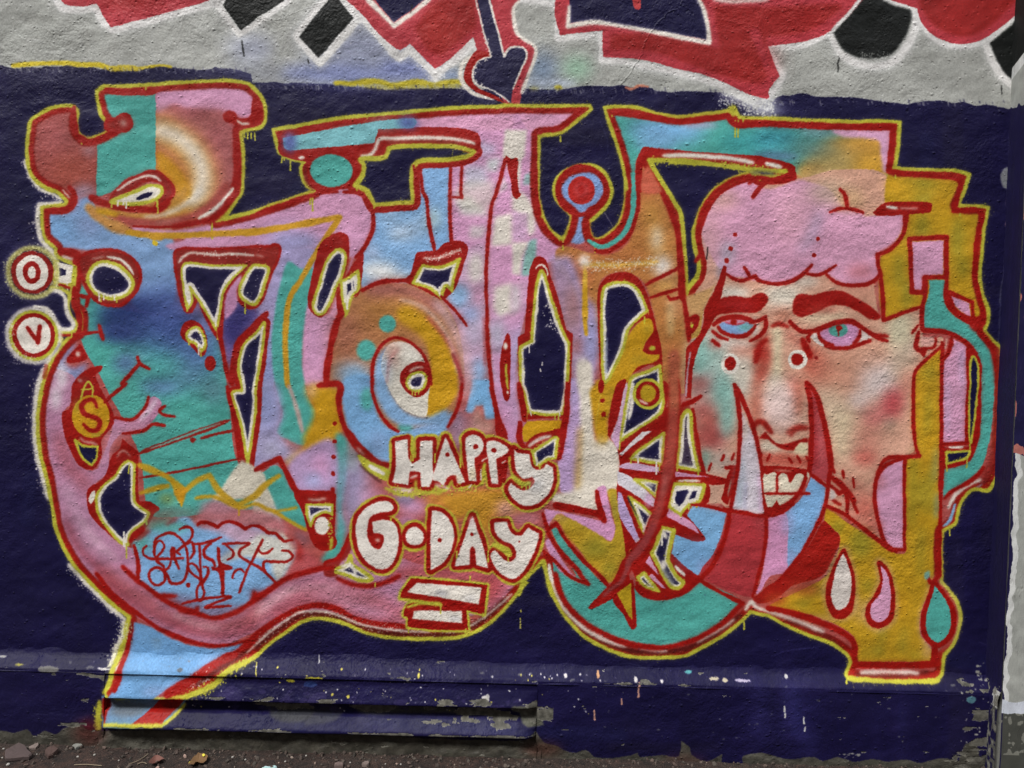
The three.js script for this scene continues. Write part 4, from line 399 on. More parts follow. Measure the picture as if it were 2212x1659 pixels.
hole('F 1440,635! 1600,650 1760,580! 1720,700 1690,850! 1640,810 1600,910! 1500,830 1355,785!', { r: 0, w: 36, y: 30 }); drips(WT, 'F 1585,820,70', 13); drips(YL, 'F 1690,830,30 1600,880,40', 12);
S(R, 30, 'F 1600,900 1680,980 1750,1060 1820,1155', 1); S(R, 62, 'F 730,1050 690,1150 650,1320 620,1480 605,1659', 3); S(R, 40, 'F 560,1659 700,1650', 2); S(R, 56, 'J 540,15 720,5 715,150 745,320 820,470', 3); S(R, 74, 'J 800,420 880,540 980,630 1070,690 1140,700', 4); S(DR, 50, 'J 860,540 960,640 1060,690', 14, 0.7); S(WT, 20, 'J 880,555 930,610', 10, 0.8); S(R, 32, 'F 1010,1659 1010,1500 1060,1360 1140,1280 1230,1262 1350,1310 1440,1400 1490,1520 1510,1659'); S(R, 32, 'F 1000,1640 J 1010,80 1060,230 1150,360 1230,410'); S('#9c3a3c', 34, 'F 1700,1400 1760,1550 1780,1659 J 1760,100 1730,240 1660,370', 8); S(R, 30, 'J 1780,0 1760,150 1720,260 1660,370');
F(R, 'F 1245,1659 1250,1560 1320,1490 1420,1465 1490,1500 1510,1600 J 1490,50 1420,110 1360,110 1290,60 1250,0'); D(DR, 'F 1380,1530', 80, 30, 16, 0.8); S(WT, 20, 'F 1330,1550 1380,1520 1440,1520', 7, 0.9); hole('F 1300,1640 1340,1580 1420,1560 1465,1590 1465,1650 J 1440,40 1370,60 1310,30', { r: 0, w: 40, y: 24 }); drips(YL, 'J 1352,60,35 1378,60,40 1408,55,35', 11);
for (const p of ['J 680,342', 'J 680,495', 'J 672,632', 'J 665,772']) D(R, p, 19);
// small bottle-shaped gap at the bottom middle
S(R, 56, 'J 0,740 100,690 200,645! 260,760 330,900 360,940! 500,945 650,945 665,910', 3); F(R, 'J 340,930 680,945 690,1000 680,1290 700,1370 660,1430 560,1440 490,1380 450,1280 400,1100'); D(DR, 'J 530,1000', 110, 36, 18, 0.8); S(WT, 18, 'J 450,995 520,1000 600,990', 8, 0.85); hole('J 435,1040! 660,1045! 655,1130! 600,1105 540,1130 500,1160 470,1225! 445,1150', { r: 0, w: 30, y: 26 }); D(WT, 'J 570,1225', 66, 78, 3); speck(YL, 'J 640,1150 640,1280 650,1400', 16, 60, 3, 7); S(YL, 30, 'J 655,1340 640,1430', 6);
F('#8c2320', 'J 590,1659 600,1540 700,1500 760,1400 810,1290 830,1400 800,1480 720,1560 700,1659', 5); S(R, 40, 'J 590,1580 600,1540 700,1510 770,1400 810,1300', 2); S(R, 36, 'J 330,1659 500,1610 680,1590', 4); S(R, 44, 'N 180,70 30,170 -60,240', 6); S(R, 46, 'N 700,20 820,70 950,85 1100,60 1240,0', 8); hole('J 820,1480 840,1560 960,1640 N 1000,30 900,40 800,0 J 690,1630! 700,1600 780,1560', { r: 0, w: 34, y: 36 }); S(WT, 30, 'J 740,1580 820,1560 860,1640', 6);
D('#7d1a14', 'J 2100,330', 30, 60, 20, 0.3);
// ---- vertical blade
S(R, 36, 'B 2155,1375 2080,1659 F 2040,100 2010,350 1988,700 1995,1000 2000,1300 2030,1600 J 2045,60', 1); F(R, 'J 2020,-40! 2060,60 2110,280 2180,480! 2080,440 2060,250'); S(R, 34, 'J 2030,40 2080,250 2160,440'); S('#a63a3c', 22, 'F 1970,1080 1980,1500', 10, 0.7); F(R, 'B 2155,1350 C -10,1370 40,1365 58,1400 45,1500 60,1659 G 80,20 40,60 0,20 B 2200,1560'); F('#d8c0cc', 'B 2140,1520! 2180,1620! F 2100,20! 2110,-40!', 10, 0.9);
F(R, 'F 2170,1220 2198,1270 2200,1500 2195,1659 J 2190,120 2165,150 2140,120 F 2110,1600 2115,1400'); S(YL, 24, 'F 2160,1490 2170,1659 J 2180,40', 3); D(WT, 'F 2155,1330', 18, 32, 5); D('#dfe0d0', 'J 2172,70', 9, 14, 2); F('#8a1511', 'J 2080,380! 2110,400 2212,460 K 60,520 0,500', 10, 0);
// ---- chamfered gap
F(R, 'G 180,590 210,560 260,560 300,600 330,720 380,850 430,1030 470,1190! 525,1220! 510,1659 K 490,100 460,320 430,640! 380,640 420,420 440,300 100,310! 60,380 90,520! 50,480 50,330 100,310 60,0 G 50,1250! 110,1220! 130,900 150,700'); hole('G 255,680 300,780 350,950 400,1100 450,1230! 490,1305! 480,1659 K 460,150 440,250! 300,268 140,240! 110,100 75,0 G 72,1340! 170,1290! 190,1000 215,800', { r: 0, w: 34, y: 30 }); S(WT, 16, 'G 208,662 230,632 265,632 298,668 305,720', 2); speck(WT, 'G 320,960 330,1080 380,1150 320,1200', 40, 50, 3, 7); drips(WT, 'G 150,1330,60 262,1470,25 248,1530,20 K 160,240,30 410,230,45', 10); drips(YL, 'K 128,260,50 400,260,45 372,270,30', 12);
S(R, 60, 'K 60,0 90,180 110,310', 2); S(R, 56, 'K 70,340 65,480 100,540', 2); F('#c2921b', 'K 135,322! 440,312! 425,400! 290,430 180,490 100,495! 88,380!'); S(R, 60, 'K 480,0 470,250 440,420 405,640', 2); F(R, 'K 120,520 200,440 320,410 430,400 420,640 360,640 380,480 300,480 200,560 140,570'); S(WT, 30, 'K 150,535 230,480 330,450', 6, 0.9);
// ---- lettering HAPPY G.DAY
const L = {
  H: 'J 1200,495! 1310,475! 1318,640! 1350,690! 1412,655! 1420,495! 1528,490! 1528,700 1540,790! 1500,890! 1425,885! 1418,760! 1330,755! 1315,875! 1175,850! 1210,700',
  A: 'J 1640,460! 1575,640 1525,830! 1580,845 1620,875 1665,800 1725,795 1740,865! 1805,850! 1720,640',
  P: 'J 1812,480 1870,440 1940,465 1968,540 1935,605 1885,640! 1905,840! 1838,838! 1820,650', p: 'J 1995,510 2050,490 2130,520 2182,570 2140,615 2078,645! 2095,865! 2035,862! 2005,660',
  y: 'R 760,750! 800,790 940,810! 950,880 970,950 1020,990 1100,970 1130,920! 1210,960! 1220,1080 1190,1200 1120,1310 1000,1390 880,1400 770,1340 710,1260 695,1190 730,1140! 790,1190 870,1225 950,1200 1000,1120 975,1065! 900,1090 850,1080 790,1000 765,900',
  G: 'J 1150,1020 1190,1060 1170,1098 1060,1115 990,1150 965,1230 960,1300 985,1370 1030,1425 1080,1415 1105,1340 1090,1300 1012,1285! 1005,1190! 1100,1170 1190,1200 1225,1290 1230,1400 1200,1510 1140,1590 1060,1600 960,1540 890,1430 862,1300 872,1170 950,1070 1060,1015',
  o: 'J 1292,1310 1330,1245 1400,1240 1445,1300 1435,1370 1370,1395 1310,1370', D: 'J 1518,1090! 1600,1112 1680,1190 1712,1300 1690,1430 1620,1540 1510,1610! 1508,1350',
  a: 'J 1870,1140! 1945,1350 2010,1590! 1905,1568! 1893,1430 1870,1402 1850,1430 1850,1562! 1718,1572! 1800,1330',
  Y: 'U 530,490! 680,480! 700,560 760,630 840,640 890,590 920,545! 1045,620! 1040,700 960,900 860,1060 770,1135 690,1130 600,1070 530,980 485,870 540,805! 590,860 650,920 720,940 780,890 780,810 730,740 640,700 570,640 535,570' };
for (const k of 'HAPpyGoDaY') SC(YL, 118, L[k], 3);
for (const k of 'HAPpyGoDaY') speck(YL, L[k].replace(/!/g, ''), 150, 60, 2, 6, 0.0);
for (const k of 'HAPpyGoDaY') SC(R, 74, L[k], 1);
F(R, 'J 2080,660 2140,630 2180,640 2150,850 2110,830'); F(R, 'J 1900,660 1990,590 2000,640 1960,830 1910,850 1890,700'); F(R, 'J 1320,760 1420,760 1410,880 1330,880'); S(YL, 36, 'J 1975,690 1955,870', 6); S(YL, 44, 'J 1350,460 1352,600', 3); S(YL, 30, 'J 1380,840 1375,930', 8); drips(YL, 'J 1338,620,70 1356,620,40 1548,600,75 1765,640,80', 13); S(YL, 50, 'R 740,1060 800,1110 860,1150 940,1140', 6); drips(YL, 'R 850,1150,40 900,1160,50 940,1150,60', 14); S(YL, 64, 'U 530,740 620,790 700,840', 6); drips(YL, 'U 693,880,60 460,820,120 105,820,80 J 1740,1440,60 1168,1160,50', 13);
for (const k of 'HAPpyGoDaY') { F('#ddd6ce', L[k], 2); }
D('#cdbf9f', 'J 1740,820', 50, 30, 16, 0.6); D('#d3bf95', 'J 1870,780', 30, 60, 16, 0.6); D('#b9bcc4', 'R 1020,1160', 60, 60, 30, 0.5); D('#d8b9bd', 'U 270,480', 24, 50, 14, 0.6);
for (const [p, r] of [['J 1655,610', 19], ['J 1898,540', 22], ['J 2055,575', 22], ['J 1586,1350', 19], ['J 1866,1300', 16], ['U 820,715', 8]]) D(R, p, r); S(R, 40, 'J 1872,1430 1875,1530', 1); F(R, 'J 1000,1300 1090,1305 1095,1380 1060,1420 1010,1390 985,1330', 2); D(WT, 'J 1050,1348', 22, 18, 8, 0.7); S(R, 40, 'J 1660,830 1700,810 1720,850', 2); S(WT, 26, 'J 1340,810 1385,795', 6, 0.85); S(WT, 14, 'J 1945,740 1940,830', 2); S(WT, 12, 'J 1950,665 1995,640', 2); S(WT, 14, 'J 2125,685 2160,665', 2); S(WT, 14, 'J 1835,895 1862,872', 2); S(WT, 40, 'J 1200,920 1340,925', 12, 0.9); S(WT, 36, 'J 1560,870 1660,905', 10, 0.8); S(YL, 34, 'J 1120,900 1250,955 1400,950 1500,935 1600,935', 6, 0.9); speck(YL, 'J 1150,900 1300,960 1500,935 1900,900', 30, 200);
D('#8a2d2c', 'J 1060,690', 60, 30, 16, 0.5); hole('J 888,625! 980,680 1140,750 1120,830! 1030,780 950,730', { r: 0, w: 0, y: 30, fill: YL }); S(WT, 44, 'J 985,710 1100,775', 4); S('#3a1515', 20, 'J 900,700 1000,790 1080,850', 8, 0.8);
hole('K 178,585! 280,520 370,458 395,470! 375,640! 300,655 240,700 200,690!', { r: 0, w: 26, y: 30 }); drips(WT, 'K 215,650,45', 12); drips(YL, 'K 240,700,30 295,650,25', 12);
// white bars under the lettering
{ const b1 = 'N 1305,140! 1390,60! 1950,100! 1925,245!', b2 = 'N 1350,370! 1365,300! 1780,305! 1780,410!'; const o = 'N 1245,190! 1260,130 1340,20! 1600,40 2000,75! 1990,180 1970,330! 1820,295! 1830,470! 1560,465 1310,440! 1310,360 1275,340 1310,250 1420,230 1600,240!'; SC(YL, 42, o, 3); F(R, o); F(WT, b1, 2); F(WT, b2, 2); D('#8d8f9c', 'N 1600,150', 60, 26, 18, 0.6); D('#9a9aa4', 'N 1720,370', 60, 20, 14, 0.5); D('#a5a5ac', 'N 1850,190', 60, 30, 18, 0.4); drips(YL, 'N 1595,250,70 1315,440,50 1810,460,45 1960,320,30 1850,0,40 1030,60,30', 12); S(YL, 30, 'N 1240,200 1420,225 1600,245', 4); S(YL, 30, 'N 1600,255 1440,240 1310,270', 4); S(R, 30, 'N 1450,250 1600,262', 2, 0); }
// ---- right letters: red lines
S(R, 56, 'C 870,975 1050,990 1250,1020 1450,1045 1700,1020 1870,1000! 1930,1075 2212,1070 D 0,1070 450,1090 1085,1100! 1065,1300 1040,1480!', 3); F(R, 'C 870,985 1080,975 1300,1010 1450,1040 1250,1050 1000,1010', 4); S(R, 46, 'D 1045,1480 1300,1510 1560,1530 1660,1570 1640,1659', 3);
S(R, 50, 'C 215,1150 300,1120 400,1110 480,1060 600,950', 4); S(R, 36, 'C 205,1180 200,1400 210,1659 G 215,60 240,200', 3); S(R, 36, 'G 250,240 310,340 390,430 440,450', 4); S(R, 44, 'G 540,180 520,300 480,400', 5);
S(R, 30, 'C 860,1020 930,1200 990,1420 1020,1659', 4, 0.8); S(R, 40, 'C 1090,1380 1085,1659 G 1090,100 1060,250 990,400 880,490 780,520 720,505', 2); S(R, 46, 'G 655,260 660,360 720,430 830,400 940,290 990,150 1000,0', 5, 0.9); S(TE, 46, 'C 1045,1500 G 1050,60 1035,200 970,350 870,440 770,475 690,440 660,420', 3); 
D(R, 'C 600,1645', 205, 205, 4, 1, 36); S(R, 40, 'G 400,20 450,100 540,165 530,260', 3); S(R, 40, 'G 800,20 740,110 660,160 655,230', 3); D(YL, 'C 600,1645', 0.1);
F(R, 'C 1110,1310 1150,1265 1300,1290 1700,1320 2100,1345 2212,1365 D 180,1410 240,1440! 240,1555! 150,1570 C 2212,1480 1700,1410 1190,1390! 1260,1540 1330,1659 G 1330,60 1290,0 C 1170,1400 1130,1440 1120,1659 1085,1659 1080,1390'); F('#bd5c46', 'C 1135,1480 1180,1440 1250,1560 1290,1659 1120,1659', 8); S(WT, 40, 'C 1310,1345 1500,1345 1700,1355 1900,1370 2080,1405', 7); S(WT, 40, 'Z 1090,225 1180,245 1250,262', 5); S(R, 34, 'C 2120,1370 2130,1430', 6); SC(YL, 40, HORN, 3); speck(YL, 'C 1190,1390 1700,1412 2212,1475 Z 600,250 1300,320', 26, 260); drips(YL, 'Z 1012,380,35 1190,375,25 1305,340,40', 14); D('#5c5c62', 'Z 1050,330', 120, 16, 14, 0.8);
S(R, 40, 'G 1300,20 1380,200 1440,400 1470,650 1490,900 1510,1100 1530,1290', 5); S(R, 50, 'G 1330,60 1420,300', 10, 0.6); S(R, 34, 'G 1155,800 1300,725 1440,655'); S(R, 34, 'G 1190,912 1330,870 1460,832'); S(R, 30, 'G 1350,900! 1370,930! 1480,905!');
F(R, 'G 740,860 800,750 900,700 1020,700 1110,770 1180,920 1230,1100 1290,1350 1300,1659 1240,1659 1230,1500 1130,1520 1000,1600 960,1659 900,1659 1000,1540 1250,1460! 1255,1400! 1160,1395 1140,1340 1180,1270 1220,1190 1190,1100 1120,1110 1020,1200 970,1330 900,1500 800,1659 770,1659 750,1300'); F('#c2921b', 'G 1125,1110 1195,1100 1222,1200 1150,1310 1140,1370 1180,1395 1260,1385 1270,1440 1200,1480 1080,1520 970,1659 810,1659 880,1500 990,1260', 2); D('#a1892a', 'G 1170,1180', 40, 50, 20, 0.6); D('#9a8628', 'G 1100,1450', 80, 30, 20, 0.4); F(R, 'G 1130,1370 1160,1340 1230,1310 1290,1400! 1200,1405'); D(YL, 'G 1210,1350', 28, 20, 4); 
hole('G 785,850 880,788 1000,790 1090,850 1170,1030! 1100,1085 1000,1200 960,1350 900,1480 800,1645 778,1300', { r: 0, w: 40, y: 30 }); drips(YL, 'G 1145,1080,50', 12); S('#8d93a8', 24, 'G 820,1260 815,1560', 4, 0.8);
hole('G 1040,1600 1150,1560 1280,1500! 1290,1659 K 1310,150 1285,250! 1100,380 930,495! 1010,20', { r: 0, w: 30, y: 32 }); S(WT, 34, 'K 1050,0 1040,150 1010,300', 4); D(YL, 'K 1175,85', 118, 120, 2, 1, 30); D(R, 'K 1175,85', 104, 108); D('#b1901f', 'K 1175,80', 68, 76, 3); S(WT, 20, 'K 1100,140 1170,175', 6); S(R, 34, 'G 980,1659 1080,1570 1250,1500', 2, 0); D(R, 'K 770,20', 26, 60); D(R, 'K 780,145', 19); D(R, 'K 790,262', 22); D(R, 'K 790,700', 0.1);
S('#c8a83a', 7, 'K 765,80 750,200 725,330 730,390');
F(R, 'K 905,0 985,-40 960,80 930,230 900,340! 835,450! 830,380 850,200'); F('#cfa4c6', 'K 985,10! 1000,20! 945,330! 920,560! 860,470! 905,340 945,230', 3);
hole('V 1012,15! 1000,372! 630,310! 700,230', { r: 0, w: 34, y: 30 }); drips(WT, 'V 712,280,75 930,330,160', 14); drips(YL, 'V 632,310,45 965,380,60 500,120,80', 13); hole('V 675,548! 955,580! 925,745! 800,640', { r: 0, w: 14, y: 30 }); S(WT, 30, 'V 790,580 880,620', 8, 0.8); hole('V 612,745! 760,850 900,970! 800,1195! 700,980', { r: 0, w: 44, y: 28 }); drips(WT, 'V 780,1060,85 800,1080,80', 14); drips(YL, 'V 795,1180,75', 13);
F(R, 'V 1380,440! 1500,480 1735,538 1738,580 1680,608 1400,600!'); F(PK, 'V 1140,458! 1545,522! 1140,515!'); F(R, 'V 1460,600 1545,640 1530,800 1420,850 1380,800'); S(R, 44, 'K 1560,220 1590,430 1625,640 1660,770', 2); S(WT, 20, 'V 1190,565 1430,565', 4, 0.85);
hole('K 1450,470 1470,290 1515,232 1545,260 1560,500 1615,750! 1425,715!', { r: 0, w: 40, y: 32, fill: '#33263c' }); drips(YL, 'K 1425,700,50 1610,740,45', 13); S('#5a5560', 22, 'K 1450,690 1560,700', 6, 0.8);
hole('V 1130,600! 1485,608! 1420,800 1290,850 1205,945! 1070,840', { r: 0, w: 62, y: 34 }); F(N, 'V 1140,760 1200,690 1290,670 1250,750 1200,815 1150,800'); S(WT, 40, 'V 1320,690 1250,830', 3); drips(YL, 'V 1300,830,55 1390,790,75 1205,930,40', 14);
hole('V 975,1095! 1125,1130! 1065,1400 1060,1490! 1150,1650 O 1485,60! 1440,110 1370,90 V 1000,1640! 875,1400! 940,1250', { r: 0, w: 24, y: 40 }); S(WT, 50, 'V 1010,1170 1030,1210', 6); drips(WT, 'V 990,1200,100', 14); S('#74767c', 50, 'V 1010,1580 O 1380,60', 10, 0.8); D(WT, 'V 1010,1530', 24, 40, 8); hole('O 1085,10! 1140,-30! 1265,130! 1150,90', { r: 0, w: 26, y: 34 }); D(YL, 'V 640,1395', 28, 36, 3); drips(YL, 'V 622,1430,40', 12); F(N, 'V 610,740! 740,1060 700,980 590,760', 3, 0.8);
S(R, 46, 'K 370,1040 500,1065 740,1130! 800,1185! 745,1020 735,930', 1); F(R, 'K 370,1020 640,1070 740,1090! 720,940 740,920 780,1050 820,1170 785,1195 740,1150 370,1080'); S(R, 40, 'K 265,1120 310,1260! 380,1205! 470,1350 620,1530 760,1659 O 830,90', 2); S(R, 50, 'K 310,1290 400,1430 560,1600 600,1659 O 660,70', 3); F('#c58fb5', 'K 290,1380 320,1340 420,1500 540,1659 O 650,60! 480,0! K 400,1600', 4); S(R, 34, 'K 270,1440 380,1540 500,1659 O 650,68', 2); F(R, 'K 270,1450 350,1530 O 350,0 K 310,1600'); hole('K 140,1659 260,1530! 300,1659 O 310,30! 260,60 100,40', { r: 0, w: 0, y: 0.1, fill: N, sp: 0 }); S(YL, 44, 'O 60,160 K 100,1700 200,1600 270,1530! 300,1650 O 320,80 350,170', 3); S(WT, 36, 'K 320,1565 335,1659 O 345,40', 3);
S(R, 126, 'G 1405,1640 K 1400,100 1398,300 1372,600 1330,850 1270,1100 1170,1340 1000,1560 O 930,50', 2); S('#a8583f', 104, 'G 1400,1400 K 1400,100 1398,280', 12); S('#a8463a', 100, 'K 1398,240 1372,560 1335,820', 14); S('#a03b36', 92, 'K 1355,720 1320,880 1255,1110 1190,1280', 12); S('#97393a', 80, 'K 1220,1220 1130,1390 1010,1530', 10); S('#8f3a3a', 52, 'K 1030,1500 O 950,30 850,110 780,180', 8); F(R, 'K 960,1560 O 860,60 760,160 672,255 662,285 705,282 820,225 960,130 1020,40');  S('#8f3a3a', 40, 'K 1030,1500 O 950,40 860,110 790,175', 8); S('#b4625c', 30, 'K 1330,800 1300,960', 12, 0.7);
F(R, 'O 870,190 1010,40! 1050,40 1075,430 1045,465 1020,440 960,330'); F('#b4951f', 'O 905,150! 1030,60! 1040,380! 1000,330'); S(R, 60, 'O 1080,100 1150,160 1280,190 1400,170 1520,110 1620,20', 3); S(R, 50, 'O 380,-20 430,170 550,330 720,460 920,560 1100,605 1300,620 1480,580 1650,510 1830,400 1990,240', 6); S(R, 40, 'O 1620,40 1800,140 2000,240', 2); S(R, 44, 'O 420,-100 520,-20 620,50 660,65', 4, 0);
// ---- face lines
S(R, 40, 'Z 270,1350 330,1250 300,1050 320,850 400,680 520,530 700,420 900,365', 5); S(R, 60, 'Z 370,760 360,800', 2); S(R, 42, 'Z 890,450 1000,390 1200,420 1420,390', 3); F(R, 'Z 1320,330! 1430,320 1430,410! 1250,420 1120,420 980,390! 1150,385'); S(R, 44, 'Z 935,610 1020,500 1120,430 1250,400', 2); S(R, 36, 'Z 1930,520 1990,600 2010,720'); S(R, 38, 'Z 1820,785 1920,750 2020,745 2120,760 2200,790'); 
for (const [p, r] of [['Z 730,1045', 19], ['Z 675,1205', 22], ['Z 632,1345', 22], ['Z 1678,1095', 17], ['Z 1637,1282', 19]]) D(R, p, r); S('#141010', 12, 'Z 412,1190 400,1330'); 
S(R, 38, 'Z 630,1500 700,1550 800,1575 880,1550 960,1520! 1000,1570 1120,1605 1250,1610 1400,1570 1510,1500 1610,1395'); S(R, 38, 'Z 835,1425 890,1510'); S(R, 36, 'Z 1560,1495 1650,1510 1740,1490 1890,1400'); S(R, 38, 'Z 1780,1500 1880,1590 2000,1625 2212,1625 H 850,800 930,760 965,700'); 
F(R, 'Z 590,1400! 630,1420 600,1620 W 560,130 540,230 430,470 330,640 280,780 240,950 220,1270 200,1270 150,1260 170,700 260,600 360,420 380,220 500,0'); S('#b9b6c4', 16, 'W 215,740 180,950 160,1250', 3, 0.9); F('#c09a4e', 'W 200,130! 300,220 360,200 340,420 310,540 215,600! 205,440'); F('#bf9462', 'W 160,100! 440,0 500,-40 380,210 330,330 190,350', 8); S(R, 34, 'W 110,0 130,110 180,340 210,590', 2); S(R, 60, 'W 200,370 280,340 270,420 220,500', 2); F(YL, 'W 205,430! 250,410 230,460'); S(R, 54, 'W 130,1345 230,1310 330,1250', 2);
F(R, 'W 560,130 650,100 750,95 880,115 980,70 1040,55 1095,90 1105,150 1060,220 980,280 900,290 780,280 650,290 540,310 470,360 520,230', 3); D(TR, 'W 760,200', 160, 40, 30, 0.4);
F(R, 'W 1385,210 1420,100 1500,65 1620,80 1750,45 1880,30 2000,50 2212,170 Y 820,220 930,330 870,370 780,350 640,260 500,200 330,210 190,280 60,325 W 1480,340 1400,290', 4); D('#b5433a', 'Y 250,250', 150, 30, 24, 0.5);
// left eye
F('#cf8fae', 'W 540,420! 640,370 760,355 900,390! 850,420 720,440 600,400'); F('#7fa3d2', 'W 540,430! 590,392 680,412 760,420 900,388! 935,430 860,520 760,545 660,535 580,480'); D('#6fb3ad', 'W 850,450', 70, 36, 20, 0.9); S('#b6283a', 16, 'W 620,395 690,415 760,418 830,400', 4); D(R, 'W 715,390', 30, 24, 3); S(R, 48, 'W 480,420 560,365 660,335 780,335 860,355 930,385', 1); S(R, 50, 'W 900,395 1000,375 1080,330'); S(R, 40, 'W 535,450 560,490 640,535 740,560 850,545 920,490 960,430', 1); S(R, 40, 'W 1080,350 1080,450 1020,540 900,610', 2); S(R, 34, 'W 470,500 540,560 640,600', 3); S(R, 44, 'W 465,605 540,665', 4);
S(R, 46, 'W 1155,435 1230,415 1340,445', 8, 0.85); S(R, 56, 'W 1090,600 1030,650 990,740 960,850', 8, 0.9); D(R, 'W 1040,760', 60, 60, 30, 0.5);
// right eye
F('#d8d2cc', 'Y 110,560! 190,510 500,400 640,420 850,560! 700,620 500,680 260,670'); F('#cc94bd', 'Y 230,500 330,440 500,400 620,420 680,480 670,560 600,640 460,680 330,640 250,580'); D('#54a096', 'Y 440,480', 84, 62, 3); F(R, 'Y 415,445 460,430 490,460 450,505 440,550! 430,505'); S(R, 12, 'Y 443,490 443,550'); S(R, 38, 'Y 210,490 220,560 290,630 380,660', 1); S(R, 38, 'Y 690,490 680,570 620,640'); S(R, 46, 'W 1360,385 1420,450 1500,500 1620,495 1750,450 1900,400 2010,380 Y 620,395 720,460 830,530 930,590 1000,610', 1); S(R, 44, 'Y 880,545 1000,555', 6); S(R, 40, 'Y 300,670 420,695 550,690 680,650 810,605', 1); S(R, 40, 'Y 120,530 90,570 110,620', 2); S(R, 80, 'W 1510,600 1540,680 1590,780', 6);
// piercings
D(WT, 'W 672,875', 80, 90); D(R, 'W 672,868', 50, 58, 2); D(WT, 'W 1447,825', 84, 84); D(R, 'W 1443,822', 52, 52, 2); D('#7d1512', 'W 1660,805', 16, 16, 4);
// nose and lips
S(R, 50, 'X 930,520 965,450 1040,440 1100,500 1150,560', 9, 0.9); S('#9c2a22', 40, 'X 1370,590 1440,520 1560,510', 10, 0.8); S(R, 50, 'X 1340,560 1430,500 1540,500', 14, 0.7); F(R, 'X 1000,630! 1080,555 1120,600 1200,680 1300,690 1430,650 1560,625 1565,670 1470,680 1400,770! 1280,755 1180,700 1100,640', 4);
for (const p of ['X 1130,815 1100,885', 'X 1345,855 1380,905', 'X 1440,830 1475,905', 'X 1545,840 1560,870', 'X 595,820 570,880', 'X 715,800 690,870', 'X 455,920 420,1000', 'X 1030,800 1035,830', 'X 1850,960 1870,1020', 'X 1965,1000 1980,1080', 'X 2085,1090 2100,1190']) S(R, 30, p, 2);
S(R, 44, 'X 620,965 740,960', 2); F(R, 'X 660,1000 760,980 760,1060 700,1250 660,1330! 640,1390 570,1330 590,1240'); F('#a79b8e', 'X 690,1090 660,1230 640,1310 650,1200', 4);
F('#cfc5ce', 'X 770,170! 800,300 880,480 950,640 1000,850 1040,1050 1060,1300 1075,1500 900,1490 680,1465! 740,1200 780,850 790,500'); D('#9ab4c6', 'X 780,1150', 40, 240, 30, 0.7); S('#e4dde4', 30, 'X 900,1000 910,1450', 14, 0.8); S('#c79ac0', 40, 'X 1010,1050 1030,1450', 16, 0.7); S('#8f93b8', 22, 'X 850,1150 840,1450', 12, 0.6); D('#d9c6b8', 'X 850,450', 30, 150, 20, 0.8); for (let k = 0; k < 26; k++) S(k % 2 ? '#a99dbb' : '#e6e0e6', 10, `X ${760 + k * 3},${1000 + k * 17} ${1030},${985 + k * 17}`, 6, 0.35);
S(R, 42, 'X 720,10 760,200 785,480 770,800 740,1100 700,1300 670,1480', 1); S(R, 44, 'X 720,10 800,150 870,320 940,520 1000,760 1040,1000 1070,1300 1095,1540', 1);
F('#b0474d', 'X 1570,60 1640,130 1720,330 1790,620 1830,900 1800,1150! 1600,1030! 1600,600', 2); S('#bd6466', 40, 'X 1640,250 1700,500 1720,900', 22, 0.7); S('#9c2328', 50, 'X 1630,200 1640,600 1640,950', 22, 0.6); S(R, 50, 'X 1550,-10 1590,200 1610,500 1600,800 1580,1030', 1); S(R, 50, 'X 1560,-20 1660,120 1730,350 1790,620 1830,900 1830,1000', 1); S(R, 36, 'X 1600,1040 1780,1180'); S(R, 40, 'X 1830,960 1800,1200 1760,1400 1690,1600', 2);
// mouth
F('#d2c8b4', 'X 1080,1010 1560,1010 1500,1220 1400,1350 1250,1430 1110,1440', 2); F(R, 'X 1040,940! 1300,950 1560,980! 1540,1100 1500,1040 1430,1040 1360,1140 1320,1050 1260,1030 1220,1080! 1180,1020 1080,1040', 1); D('#c98f80', 'X 1270,1000', 80, 10, 6, 0.7); S(R, 30, 'X 1210,1060 1210,1260'); S(R, 30, 'X 1060,1258 1300,1260 1580,1258'); F(R, 'X 1085,1430 1160,1410 1210,1330! 1250,1400 1350,1390! 1250,1470 1110,1500'); S(R, 46, 'X 1540,1080 1480,1220 1380,1350 1240,1440 1100,1490', 1); S(R, 40, 'X 600,1430 700,1460 900,1500 1080,1520 1250,1480 1400,1380', 1); S(R, 34, 'V 1330,840 1500,850 1740,920', 1); S(R, 44, 'K 1880,1080 1870,1200 1820,1380 1740,1560 1650,1659 O 1640,20', 1); S(R, 34, 'K 2190,1120 2200,1300 2170,1500 2130,1659 O 2080,180', 1); S(R, 44, 'X 1690,1560 L 390,1280 300,1450 200,1580 80,1720', 1);
// ear, whiskers
S(R, 56, 'X 1850,1080 1950,1160 2050,1270 2100,1350', 3); S(R, 40, 'X 1830,1170 1900,1230 1920,1260 1980,1240 2020,1300 2020,1500', 3); S(R, 36, 'X 2060,1300 2140,1480', 3); S(R, 36, 'X 1840,1330 1940,1390', 6); F('#cfc8c6', 'X 1830,1210 1880,1240 1880,1310 1820,1330', 6, 0.8); 
S(R, 44, 'L 500,1050 650,1120 800,1230 980,1370 1060,1430 1110,1440', 1);
